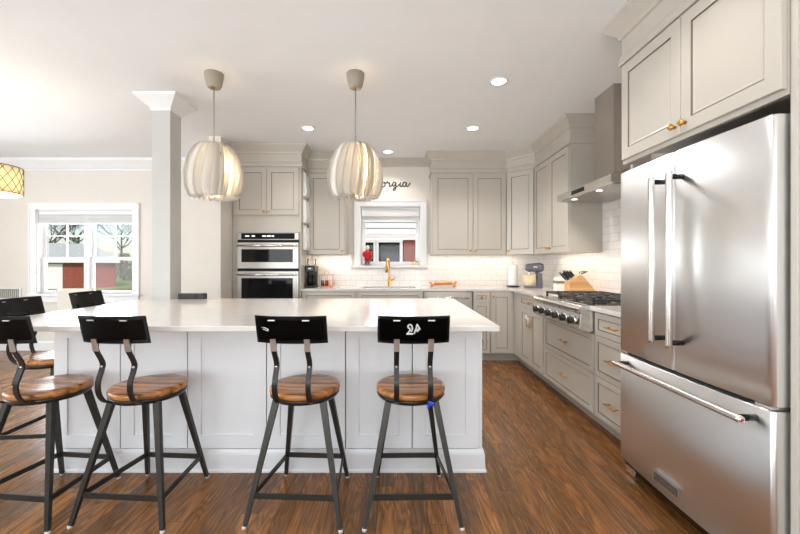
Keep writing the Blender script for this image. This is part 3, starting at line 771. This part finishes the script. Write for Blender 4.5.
# marks on two backrests
def on_back(stool, strokes, rad, name, mat):
    bk = [c for c in bpy.data.objects if c.parent == stool and c.name.startswith('backrest')][0]
    mb = MB(); Rc = .42
    for st in strokes:
        pts = []
        for (u, v) in st:                       # u across (m), v height (m)
            k = (v - .867) / .13; pts.append((u, -.241 - .034 * k + Rc - math.sqrt(Rc * Rc - u * u) - .0065, v))
        if len(pts) > 2: pts = spline(pts, 3)
        mb.bar(pts, rad * 2, .002, (1, .0, .55))
    return mb.build(name, mat, bk)
c0 = .0
on_back(ST[3], [[(-.012, .957), (-.024, .960), (-.028, .948), (-.018, .938), (-.024, .925), (-.034, .916)], [(-.034, .915), (-.018, .917), (-.004, .916)], [(-.012, .957), (-.008, .940), (-.014, .926)],
                [(.0, .918), (.008, .940), (.012, .962)], [(.012, .962), (.020, .948), (.026, .936)], [(.002, .930), (.014, .935), (.024, .944)], [(.024, .946), (.018, .934), (.014, .925)]], .0032, 'painted_mark', 'tape')
on_back(ST[2], [[(-.135, .940), (-.122, .943), (-.105, .938), (-.095, .932)], [(-.125, .935), (-.11, .930), (-.097, .927)]], .0012, 'scuff', 'steel_bracket')
MB().tube(spline([(.068, -.235, .60), (.088, -.245, .597), (.092, -.225, .585), (.07, -.225, .582), (.066, -.24, .574)], 4), .006, 6).build('blue_tag', 'blue_tag', ST[3])

# ------------------------------------------------------------------ refrigerator
FX = 1.346; FY0, FY1 = 1.330, 2.237
fr = thing('refrigerator', 'stainless french door refrigerator with bottom freezer drawer', 'refrigerator', (FX, (FY0 + FY1) / 2, 0), FA)
FW = (FY1 - FY0) / 2
MB().box(-FW + .008, FW - .008, .085, .73, .05, 1.755).build('body', 'steel_body', fr)
def bowed(x0, x1, z0, z1, t=.07, bow=.016, e=.014):
    """door leaf bowed across the whole width of the fridge, rounded upright edges"""
    b = bmesh.new(); n = 26; cols = []
    for i in range(n + 1):
        u = i / n; x = x0 + (x1 - x0) * u
        cols.append((x, -bow * (1 - (x / FW) ** 2)))
    ring = []
    k = 5
    xl, yl = cols[0]; xr_, yr = cols[-1]
    for j in range(k + 1):
        a = PI / 2 * j / k; ring.append((x0 + e - e * math.cos(a), yl + e - e * math.sin(a)))
    for x, y in cols:
        if x0 + e < x < x1 - e: ring.append((x, y))
    for j in range(k + 1):
        a = PI / 2 * (1 - j / k); ring.append((x1 - e + e * math.cos(a), yr + e - e * math.sin(a)))
    ring += [(x1, t), (x0, t)]
    c = .004; levels = [(z0, c), (z0 + c, 0), (z1 - c, 0), (z1, c)]; rows = []
    for z, ins in levels: rows.append([b.verts.new((x, y + (ins if y < t else 0), z)) for x, y in ring])
    m_ = len(ring)
    for a, d in zip(rows, rows[1:]):
        for i in range(m_):
            f = b.faces.new((a[i], a[(i + 1) % m_], d[(i + 1) % m_], d[i])); f.smooth = i < m_ - 3
    b.faces.new(rows[0]); b.faces.new(rows[-1][::-1]); bmesh.ops.recalc_face_normals(b, faces=b.faces)
    return MB().merge(b)
def fridge_handle(par, p0, p1, wall):
    p0, p1 = Vector(p0), Vector(p1); d = (p1 - p0).normalized()
    hd = MB().tube([p0, p0 + d * .012, p1 - d * .012, p1], [.0135, .0145, .0145, .0135], 16).build('handle', 'steel_edge', par)
    for q in (p0 + d * .022, p1 - d * .022):
        MB().tube([q, Vector((q.x, wall, q.z))], .0125, 12).build('handle_mount', 'black_gloss', hd)
    return hd
dl_ = bowed(-FW, -.0025, .722, 1.765).build('door', 'steel_v', fr)
dr_ = bowed(.0025, FW, .722, 1.765).build('door', 'steel_v', fr)
dz_ = bowed(-FW, FW, .088, .705).build('freezer_drawer', 'steel_v', fr)
fridge_handle(dl_, (-.062, -.080, .845), (-.062, -.080, 1.655), -.016); fridge_handle(dr_, (.056, -.080, .845), (.056, -.080, 1.655), -.016)
fh = fridge_handle(dz_, (-.385, -.078, .662), (.415, -.078, .662), -.002)
MB().lathe([(0, 0), (.010, 0), (.010, .002), (0, .002)], 16, T(.4155, -.078, .662) @ R(PI / 2, 'Y')).build('end_cap', 'chrome', fh)
MB().lathe([(0, 0), (.0065, 0), (.006, .002), (0, .002)], 16, T(.4178, -.078, .662) @ R(PI / 2, 'Y')).build('medallion', 'red', fh)
MB().box(-FW + .02, FW - .02, .02, .09, .700, .727).build('gasket', 'dark_gap', fr)
MB().box(-FW + .02, FW - .02, .02, .10, .055, .092).build('grille', 'black_plastic', fr)
for s in (-1, 1):
    MB().box(s * FW - s * .055 - .03, s * FW - s * .055 + .03, .02, .085, 1.757, 1.775, .003).build('hinge_cover', 'steel_body', fr)
    MB().box(s * FW - s * .04 - .03, s * FW - s * .04 + .03, .0, .07, .707, .720, .002).build('hinge', 'steel_edge', fr)
    MB().box(s * FW - s * .05 - .035, s * FW - s * .05 + .035, .03, .11, 0, .054, .008).build('foot', 'steel_edge', fr)
bg = MB().box(-.128, .040, -.0245, -.018, .138, .182, .001).build('badge', 'chrome', dz_)
MB().box(-.123, .035, -.0252, -.0244, .142, .178).build('badge_plate', 'steel_body', bg)
tc_ = bpy.data.curves.new('badge_lettering', 'FONT'); tc_.body = 'KitchenAid'; tc_.size = .030; tc_.align_x = 'CENTER'; tc_.align_y = 'CENTER'; tc_.extrude = .0004
to = bpy.data.objects.new('badge_lettering', tc_); COL.objects.link(to)
dg = bpy.context.evaluated_depsgraph_get(); me = bpy.data.meshes.new_from_object(to.evaluated_get(dg)); bpy.data.objects.remove(to)
lt = bpy.data.objects.new('lettering', me); COL.objects.link(lt); me.materials.append(M['chrome']); lt.parent = bg
lt.location = (-.044, -.0257, .160); lt.rotation_euler = (PI / 2, 0, 0)

# ------------------------------------------------------------------ range top and hood
RY0, RY1 = 2.777, 3.688
rg = thing('gas_cooktop', 'stainless gas range top with black grates set in the worktop', 'cooktop', (1.455, RY1, 0), FA)
RW = RY1 - RY0
MB().box(.0, RW, .0, .60, .725, .908, .002).build('body', 'steel_y', rg)
MB().prism([(.0, .722), (-.045, .722), (-.082, .745), (-.070, .855), (-.085, .875), (-.09, .895), (-.08, .912), (-.06, .917), (.0, .917)], 'x', .0, RW, .002).build('control_panel', 'steel_y', rg)
MB().prism([(.0, .908), (.0, .919), (.60, .919), (.60, .908)], 'x', .0, RW).build('cooking_surface', 'steel_y', rg)
for i in range(6):
    x = .10 + i * (RW - .20) / 5; mt = T(x, -.076, .800) @ R(math.radians(6), 'X') @ R(PI / 2, 'X')
    kb = MB().lathe([(0, 0), (.036, 0), (.036, .006), (.030, .010), (0, .010)], 24, mt).build('knob', 'chrome', rg)
    MB().lathe([(0, .010), (.027, .010), (.026, .036), (.022, .040), (0, .040)], 20, mt).box(-.005, .005, -.026, .026, .036, .050, .002, mtx=mt).build('knob_grip', 'black_plastic', kb)
for i in range(3):
    x0 = .02 + i * (RW - .04) / 3; x1 = x0 + (RW - .04) / 3 - .006; mb = MB()
    za, zb = .946, .962
    mb.box(x0, x1, .03, .048, za, zb, .003); mb.box(x0, x1, .552, .57, za, zb, .003); mb.box(x0, x0 + .018, .03, .57, za, zb, .003); mb.box(x1 - .018, x1, .03, .57, za, zb, .003)
    mb.box(x0, x1, .291, .309, za, zb, .003)
    xc = (x0 + x1) / 2
    for yc in (.165, .435):
        mb.box(xc - .008, xc + .008, yc - .12, yc - .035, za, zb, .003); mb.box(xc - .008, xc + .008, yc + .035, yc + .12, za, zb, .003)
        mb.box(x0 + .01, xc - .035, yc - .008, yc + .008, za, zb, .003); mb.box(xc + .035, x1 - .01, yc - .008, yc + .008, za, zb, .003)
        for sx in (-1, 1):
            for sy in (-1, 1): mb.bar([(xc + sx * .03, yc + sy * .03, .954), (xc + sx * .13, yc + sy * .11, .954)], .013, .014, (0, 0, 1))
    for x in (x0 + .009, x1 - .009):
        for y in (.04, .3, .56): mb.box(x - .009, x + .009, y - .009, y + .009, .918, za, .002)
    mb.build('grate', 'iron', rg)
    for yc in (.165, .435):
        MB().lathe([(0, .919), (.055, .919), (.05, .930), (.036, .932), (.036, .940), (.03, .944), (0, .944)], 24, T(xc, yc, 0)).build('burner', 'iron', rg)
MB().box(.02, RW - .02, .572, .598, .917, .935, .003).build('rear_trim', 'steel_y', rg)
hd = thing('range_hood', 'stainless wall-mounted range hood with tall chimney above the range top', 'range hood', (1.60, 3.68, 0), FA)
HW = .91; HD = .49
cn = MB().prism([(.0, 1.835), (.0, 1.893), (.03, 1.900), (.17, 1.955), (HD, 1.955), (HD, 1.835)], 'x', 0, HW, .001).build('canopy', 'steel_y', hd)
MB().box(.30, .52, -.003, .001, 1.845, 1.88, .001).build('control_strip', 'black_gloss', cn)
MB().box(.02, HW - .02, .03, HD - .02, 1.826, 1.836).build('filter', 'hood_steel', cn)
for x in (.20, .62): MB().lathe([(0, 0), (.024, 0), (.024, .005), (0, .005)], 20, T(x, .075, 1.8225)).build('hood_lamp', 'hood_lamp', cn)
MB().box(.335, .625, .19, HD, 1.954, 2.40).box(.337, .623, .192, HD, 2.40, CZ).build('chimney', 'hood_steel', hd)

# ------------------------------------------------------------------ things on the worktops
Z = .915
def fauc():
    f = thing('faucet', 'gold gooseneck kitchen faucet below the window', 'faucet', (-.065, 5.20, Z))
    MB().lathe([(0, 0), (.027, 0), (.027, .006), (.021, .012), (.021, .10), (.016, .105), (.016, .12)], 20).build('base', 'brass', f)
    a = spline([(0, 0, .1), (0, 0, .30), (-.006, -.03, .352), (-.016, -.08, .374), (-.028, -.13, .36), (-.034, -.155, .32), (-.034, -.157, .28)], 6)
    MB().tube(a, .0125, 12).build('spout', 'brass', f)
    MB().tube([(-.034, -.157, .29), (-.034, -.157, .19)], [.016, .019], 14).build('spray_head', 'brass', f)
    MB().tube([(.018, 0, .085), (.055, 0, .088), (.085, -.01, .12)], [.012, .010, .007], 10).build('handle', 'brass', f)
fauc()
fg = thing('figurine', 'small red-robed figurine with pale head on the window sill', 'figurine', (-.375, YB + .005, KW[2]))
MB().lathe([(0, 0), (.06, 0), (.06, .012), (.05, .02), (0, .02)], 20).build('base', 'skin_grey', fg)
mb = MB().tube([(-.022, 0, .02), (-.02, 0, .08)], .016, 8).tube([(.022, 0, .02), (.02, 0, .08)], .016, 8); mb.build('legs', 'skin_grey', fg)
MB().lathe([(0, .07), (.046, .07), (.043, .12), (.040, .17), (.036, .20), (.02, .215), (0, .217)], 18).tube([(-.04, 0, .19), (-.056, -.02, .15), (-.04, -.045, .125)], [.02, .018, .014], 8).tube([(.04, 0, .19), (.056, -.02, .15), (.04, -.045, .12)], [.02, .018, .014], 8).build('robe', 'red', fg)
MB().ball((0, 0, .238), .026).build('head', 'cream', fg); MB().lathe([(0, .25), (.03, .25), (.026, .262), (.012, .285), (0, .29)], 14).build('hat', 'white_plastic', fg)
for i, x in enumerate((.252, .318)):
    j = thing('spice_jar', ('small cream jar on the window sill nearer the faucet', 'small cream jar on the window sill nearest the casing')[i], 'jar', (x, YB + .01, KW[2]), 0, 'jars on the kitchen window sill')
    MB().lathe([(0, 0), (.022, 0), (.024, .01), (.024, .045), (.018, .05), (0, .05)], 16).build('jar', 'cream', j)
    MB().lathe([(0, .05), (.02, .05), (.02, .064), (0, .064)], 16).build('lid', 'copper', j)
# coffee maker
cm = thing('coffee_maker', 'black coffee maker with clear hopper beside the oven cabinet', 'coffee maker', (-1.082, 4.93, Z))
MB().box(-.065, .065, -.12, .12, 0, .03, .01).build('base', 'black_plastic', cm)
MB().box(-.06, .06, .02, .12, .03, .22, .012).build('column', 'black_plastic', cm)
MB().box(-.065, .065, -.12, .12, .20, .285, .015).build('head', 'black_plastic', cm)
MB().lathe([(0, .032), (.046, .032), (.052, .08), (.046, .14), (.036, .165), (.038, .17)], 22, T(0, -.055, 0)).build('carafe', 'black_gloss', cm)
MB().lathe([(.035, .286), (.055, .30), (.058, .37), (.0, .372)], 20).build('hopper', 'glass', cm)
MB().box(-.018, .018, -.122, -.118, .242, .256, .002).build('front_plate', 'steel_bracket', cm)  # small pale plate standing for highlights on the black front
rk = thing('wire_rack', 'small copper wire rack with pods beside the coffee maker', 'rack', (-.90, 5.02, Z))
mb = MB()
for z in (.012, .16):
    mb.tube([(-.085, -.06, z), (.085, -.06, z), (.085, .06, z), (-.085, .06, z)], .003, 6, True)
for x, y in ((-.085, -.06), (.085, -.06), (.085, .06), (-.085, .06), (0, -.06), (0, .06)): mb.tube([(x, y, 0), (x, y, .16)], .003, 6)
mb.tube(spline([(-.03, 0, .16), (-.02, 0, .21), (.02, 0, .21), (.03, 0, .16)], 5), .003, 6)
mb.tube([(-.085, 0, .16), (.085, 0, .16)], .003, 6)
mb.build('wire_frame', 'copper', rk); MB().box(-.083, .083, -.058, .058, .006, .012).build('shelf', 'copper', rk)
for i, (x, mm, nm) in enumerate(((-.055, 'plum', 'dark plum mug standing nearest the coffee maker'), (.0, 'red', 'red mug in the middle of the wire rack'), (.055, 'cream', 'cream mug in the wire rack on the window side'))):
    mg = thing('mug', nm, 'mug', (-.90 + x, 5.02, Z + .0122), 0, 'mugs in the wire rack')
    MB().lathe([(0, 0), (.022, 0), (.0245, .02), (.0245, .075), (.0215, .075), (.0215, .006), (0, .006)], 18).build('cup', mm, mg)
    MB().tube(spline([(0, -.0245, .06), (0, -.042, .055), (0, -.042, .03), (0, -.0245, .022)], 4), .003, 6).build('handle', mm, mg)
# wooden tray
tr = thing('wooden_tray', 'small wooden serving tray with end handles on the window worktop', 'tray', (.66, 5.05, Z))
MB().box(-.16, .16, -.08, .08, .022, .034, .003).build('board', 'board_wood', tr)
for s in (-1, 1):
    MB().box(s * .155 - .014, s * .155 + .014, -.085, .085, 0, .024, .004).build('foot', 'board_wood', tr)
    MB().tube(spline([(s * .15, -.05, .032), (s * .175, -.045, .065), (s * .175, .045, .065), (s * .15, .05, .032)], 5), .008, 8).build('handle', 'board_wood', tr)
MB().tube([(-.12, -.02, .056), (.12, -.02, .056)], [.022, .022], 14).build('pin', 'block_wood', tr)
# paper towel
pt = thing('paper_towel_holder', 'upright paper towel roll on a dark stand in the corner', 'paper towels', (1.60, 5.04, Z))
MB().lathe([(0, 0), (.085, 0), (.085, .012), (.075, .018), (0, .018)], 28).build('base', 'black_plastic', pt)
MB().tube([(0, 0, .018), (0, 0, .325)], .007, 10).ball((0, 0, .33), .012).build('rod', 'chrome', pt)
MB().lathe([(.02, .02), (.056, .02), (.058, .03), (.058, .285), (.056, .295), (.02, .295)], 30).build('paper_roll', 'paper', pt)
# stand mixer, head pointing along -X
mx = thing('stand_mixer', 'plum grey stand mixer with a cream filled bowl in the corner', 'mixer', (1.77, 4.80, Z)); mx.scale = (.84, .9, .92)
MB().prism([(-.10, -.075), (.06, -.085), (.13, -.07), (.15, 0), (.13, .07), (.06, .085), (-.10, .075), (-.12, 0)], 'z', 0, .03, .008).build('base', 'plum', mx)
MB().prism([(.06, .025), (.145, .025), (.135, .21), (.055, .225), (.07, .12)], 'y', -.05, .05, .014).build('column', 'plum', mx)
mt = T(.03, 0, .285) @ R(PI / 2, 'Y')
MB().lathe([(0, -.135), (.036, -.134), (.05, -.12), (.056, -.06), (.064, .02), (.066, .08), (.055, .125), (.03, .14), (0, .142)], 24, mt).build('motor_head', 'plum', mx)
MB().lathe([(0, 0), (.02, 0), (.022, .014), (0, .018)], 16, T(-.104, 0, .285) @ R(-PI / 2, 'Y')).build('hub_cap', 'chrome', mx)
MB().tube([(-.05, 0, .235), (-.05, 0, .15)], [.02, .01], 12).build('beater_shaft', 'chrome', mx)
MB().lathe([(0, .032), (.045, .032), (.05, .045), (.075, .075), (.092, .12), (.098, .185), (.101, .187), (.094, .19), (.0, .165)], 28, T(-.05, 0, 0)).build('bowl', 'cream', mx)
MB().lathe([(.066, .24), (.067, .24), (.068, .255), (.066, .255)], 24, T(.03, 0, .045) ).build('trim_band', 'chrome', mx)
# canister and knife block
cn = thing('canister', 'small white square canister with grey band between mixer and knife block', 'canister', (1.83, 4.13, Z))
MB().box(-.055, .055, -.055, .055, 0, .15, .01).build('body', 'white_plastic', cn)
MB().box(-.058, .058, -.058, .058, .095, .125, .004).build('band', 'skin_grey', cn)
MB().box(-.052, .052, -.052, .052, .15, .168, .005).build('lid', 'white_plastic', cn)
kb = thing('knife_block', 'pale wooden knife block with black-handled knives beside the range top', 'knife block', (1.915, 3.86, Z))
poly = [(-.135, 0), (.16, 0), (.0, .195), (-.03, .2), (-.135, .125)]
MB().prism(poly, 'y', -.06, .06, .003).build('block', 'block_wood', kb)
dv = Vector((-.866, 0, .5)); dv = Vector((-.56, 0, .83)).normalized()
def knife(i, s, w, lg):
    a = Vector((-.135, 0, .125)); b_ = Vector((-.03, 0, .2)); p = a + (b_ - a) * s + Vector((0, w, 0))
    nv = Vector((-(b_ - a).z, 0, (b_ - a).x)).normalized(); nv = (nv * .7 + Vector((-.7, 0, .55)) * .5).normalized()
    q = p + nv * lg
    k = tag(MB().bar([p - nv * .004 + nv * .006, p + nv * lg * .5, q], .016, .022, (0, 1, 0)).build('knife', 'black_plastic'), KL[i], 'knife', 'knives in the wooden block')
    MB().bar([p + nv * lg * .98, q + nv * .006], .017, .023, (0, 1, 0)).build('butt_cap', 'chrome', k); k.location = kb.location
    MB().bar([p + nv * .003, p + nv * lg * .16], .0175, .023, (0, 1, 0)).build('bolster', 'chrome', k)
KL = ['black-handled knife at the outer low corner of the block', 'black-handled knife at the inner low corner of the block', 'black-handled knife in the middle slot of the block on the range side', 'black-handled knife in the middle slot of the block on the corner side', 'short black-handled knife in the topmost slot of the block']
knife(0, .14, -.03, .115); knife(1, .16, .03, .115); knife(2, .44, -.03, .105); knife(3, .46, .03, .105); knife(4, .72, 0, .075)
sc = thing('scissors', 'black-handled kitchen scissors standing out of the knife block top', 'scissors', (1.915, 3.86, Z))
mb = MB()
for s in (-1, 1): mb.tube([(.012 + .028 * math.cos(a) + .02, s * .024 + .016 * math.sin(a), .222 + .018 * math.sin(a) * s * .4 + .01 * math.cos(a)) for a in [2 * PI * k / 14 for k in range(14)]], .005, 6, True)
mb.build('finger_loops', 'black_plastic', sc); MB().bar([(-.02, 0, .19), (.012, 0, .218)], .012, .006, (0, 1, 0)).build('blades', 'chrome', sc)

# ------------------------------------------------------------------ word sign above the window
sg = thing('word_sign', 'dark cursive word sign reading Georgia on the wall above the window', 'sign', (-.058, YB - .006, 2.352))
KX = 5.3 / 375
def ltr(pts): return spline([((px - 389.5) * KX, 0, (184 - py) * KX) for px, py in pts], 5)
L_ = [
 [(375.5, 179.5), (373.5, 177.8), (371, 178.5), (369, 182), (369.5, 186), (372, 187.3), (374.5, 185.5), (375, 183.2), (372.8, 183.2)],
 [(375, 183.2), (375.2, 187.5), (374.2, 190.5), (372, 190.8), (372, 189), (376, 186.5)],
 [(376, 186.5), (378.8, 184.2), (378.5, 182.4), (377.2, 182.6), (376.6, 185), (377.6, 186.9), (379.6, 186.2), (381, 184)],
 [(384, 182.6), (382.2, 182.4), (381.2, 184.6), (382.3, 186.8), (384.2, 186.2), (384.6, 183.8), (383.6, 182.4), (386, 183.4)],
 [(386, 183.4), (387.2, 181.8), (387.8, 183.2), (389.2, 183), (389, 186), (390.2, 186.8), (392, 184.6)],
 [(395, 182.9), (393.4, 182.3), (392.2, 184.4), (393, 186.4), (394.6, 185.4), (395.6, 182.6)],
 [(395.6, 182.6), (395.4, 187), (394.6, 190), (392.8, 190.2), (393.6, 188.4), (396.8, 186.4), (399.2, 184)],
 [(400.2, 182.5), (399.6, 185.6), (400.6, 186.8), (402.4, 185)],
 [(400.7, 180.1), (400.9, 179.7)],
 [(405.4, 182.9), (403.8, 182.2), (402.4, 184.4), (403.2, 186.6), (405, 185.6), (406, 182.6), (405.8, 185.8), (407, 186.6), (408.6, 184.8), (409.8, 183)],
]
for st in L_:
    MB().tube(ltr(st), .0075, 6).build('letter_stroke', 'black_metal', sg)

# ------------------------------------------------------------------ lamps
PZ = 1.735
def pendant(label, x, y, rz):
    r = thing('pendant_lamp', label, 'pendant lamp', (x, y, PZ), rz, 'pendants above the island')
    top = CZ - PZ
    MB().lathe([(0, top), (.069, top), (.070, top - .006), (.067, top - .04), (.056, top - .092), (.046, top - .112), (.03, top - .117), (.028, top - .110), (0, top - .110)], 32).build('canopy', 'canopy', r)
    MB().tube([(0, 0, .36), (0, 0, top - .108)], .0045, 8).build('cord', 'canopy', r)
    MB().lathe([(0, .38), (.02, .38), (.026, .36), (.026, .30), (.02, .295), (0, .295)], 20).build('socket', 'canopy', r)
    MB().ball((0, 0, .235), .042).build('bulb', 'bulb', r)
    ro = [(0, .178), (.02, .196), (.07, .216), (.14, .226), (.22, .222), (.29, .206), (.35, .182), (.40, .152), (.43, .118)]
    N = 22; per = R  # fins
    fin = None
    b = bmesh.new(); nu = 8; rows = []
    for (z, rad) in ro:
        row = []; rad *= .955; z *= .955
        for u in range(nu + 1):
            t_ = u / nu; rr = rad * (.46 + .54 * t_); a = -.56 * t_ + .22 * (z / .44)
            row.append(b.verts.new((rr * math.cos(a), rr * math.sin(a), z + .012 * (1 - t_))))
        rows.append(row)
    for a, c in zip(rows, rows[1:]):
        for u in range(nu): b.faces.new((a[u], a[u + 1], c[u + 1], c[u])).smooth = True
    bmesh.ops.solidify(b, geom=list(b.faces), thickness=.0022)
    fin = MB().merge(b).build('fin', 'fin', r)
    for k in range(1, N):
        f = fin.copy(); COL.objects.link(f); f.rotation_euler = (0, 0, 2 * PI * k / N)
    MB().lathe([(.048, .352), (.056, .352), (.056, .358), (.048, .358)], 24).tube([(-.056, 0, .355), (.056, 0, .355)], .003, 6).tube([(0, -.056, .355), (0, .056, .355)], .003, 6).build('fin_ring', 'canopy', r)
    l_ = light('pendant_bulb_light', 'POINT', (x, y, PZ + .225), (0, 0, 0), 48, (1, .74, .46), .045)
    return r
pendant('finned white pendant lamp hanging beside the square post', -1.392, 2.90, .1)
pendant('finned white pendant lamp hanging in front of the kitchen window wall', -.298, 2.90, 0)

dr = thing('drum_lamp', 'lit drum pendant with a lattice shade over the dining area', 'pendant lamp', (-3.265, 2.98, 1.795))
MB().lathe([(.226, 0), (.228, 0), (.228, .215), (.226, .215), (.226, 0)], 64).build('shade', 'drum', dr)
mb = MB()
for k in range(22):
    for s in (-1, 1):
        a0 = 2 * PI * k / 22; mb.tube([(.231 * math.cos(a0 + s * .62 * i / 8), .231 * math.sin(a0 + s * .62 * i / 8), .008 + .2 * i / 8) for i in range(9)], .0022, 5)
mb.build('lattice', 'dark_bronze', dr)
mb = MB()
for z in (.002, .213): mb.tube([(.231 * math.cos(2 * PI * i / 48), .231 * math.sin(2 * PI * i / 48), z) for i in range(48)], .0035, 6, True)
mb.build('rim', 'dark_bronze', dr)
MB().lathe([(0, -.012), (.2, -.012), (.218, -.006), (.218, .004), (0, .004)], 48).build('diffuser', 'drum_glow', dr)
MB().tube([(0, 0, .2), (0, 0, CZ - 1.795)], .006, 8).build('rod', 'copper', dr); MB().lathe([(0, CZ - 1.795), (.06, CZ - 1.795), (.055, CZ - 1.80), (0, CZ - 1.805)], 24).build('canopy', 'copper', dr)
MB().tube([(-.22, 0, .2), (.22, 0, .2)], .004, 6).build('spider', 'copper', dr)
light('drum_bulb_light', 'POINT', (-3.265, 2.98, 1.92), (0, 0, 0), 6, (1, .9, .76), .05)

DL = [(.845, 3.02, 'recessed ceiling light nearest the range hood chimney'), (-.933, 4.07, 'recessed ceiling light in front of the oven cabinet'), (.857, 4.07, 'recessed ceiling light in front of the corner cabinets'), (-.08, 4.93, 'recessed ceiling light above the sink window')]
def downlight(x, y, lb, vis=True):
    power = 24 if x < .5 or y < 2 else (70 if y < 3.5 else 50)
    if vis:
        r = thing('recessed_light', lb, 'ceiling light', (x, y, CZ), 0, 'recessed ceiling lights')
        MB().lathe([(.055, -.001), (.075, -.001), (.078, -.005), (.060, -.009), (.055, -.004), (.055, -.001)], 32).build('trim_ring', 'white_trim', r)
        MB().lathe([(0, -.003), (.054, -.003), (.054, -.0005), (0, -.0005)], 28).build('lens', 'downlight', r)
    light('downlight', 'SPOT', (x, y, CZ - .02), (0, 0, 0), power, (1, .965, .93), .06, None, math.radians(130))
for x, y, lb in DL: downlight(x, y, lb)
for x, y in ((.85, 1.6), (-.93, 1.6), (-2.8, 1.2), (.6, -.8), (-1.6, -.8)): downlight(x, y, None, False)
# under-cabinet strips
light('under_cabinet_light', 'AREA', (-.88, 5.16, UZ0 - .004), (0, 0, 0), 0.99, (1, .84, .66), .46, .04)
light('under_cabinet_light', 'AREA', (1.15, 5.16, UZ0 - .004), (0, 0, 0), 2.02, (1, .86, .70), 1.2, .04)
light('under_cabinet_light', 'AREA', (1.97, 4.2, UZ0 - .004), (0, 0, 0), 1.80, (1, .84, .66), .04, .9)
light('hood_light', 'SPOT', (1.68, 3.44, 1.815), (0, 0, 0), 5, (1, .9, .75), .03, None, math.radians(120))
light('hood_light', 'SPOT', (1.68, 3.02, 1.815), (0, 0, 0), 5, (1, .9, .75), .03, None, math.radians(120))

# ------------------------------------------------------------------ dining side
gr = thing('wall_grille', 'white framed slatted grille low on the dining room wall', 'grille', (-5.42, YB - .002, .72))
MB().box(-.22, -.20, -.02, 0, 0, .17, .003).box(.14, .16, -.02, 0, 0, .17, .003).box(-.20, .14, -.02, 0, 0, .02, .003).box(-.20, .14, -.02, 0, .15, .17, .003).build('frame', 'white_trim', gr)
mb = MB()
for i in range(12): mb.box(-.195 + i * .028, -.185 + i * .028, -.016, -.002, .02, .15)
mb.build('slats', 'glide', gr)
ch = thing('dining_chair', 'pale upholstered dining chair below the dining window', 'chair', (-3.53, 4.42, 0), PI)
MB().box(-.2, .2, -.2, .2, .40, .48, .02).build('seat', 'concrete', ch)
MB().prism([(.18, .46), (.235, .46), (.285, .93), (.27, .955), (.245, .95)], 'x', -.2, .2, .012).build('backrest', 'concrete', ch)
for sx in (-1, 1):
    for sy in (-1, 1): MB().bar([(sx * .17, sy * .17, .41), (sx * .185, sy * .20, 0)], .036, .036, (1, 0, 0), taper=.7).build('leg', 'board_wood', ch)
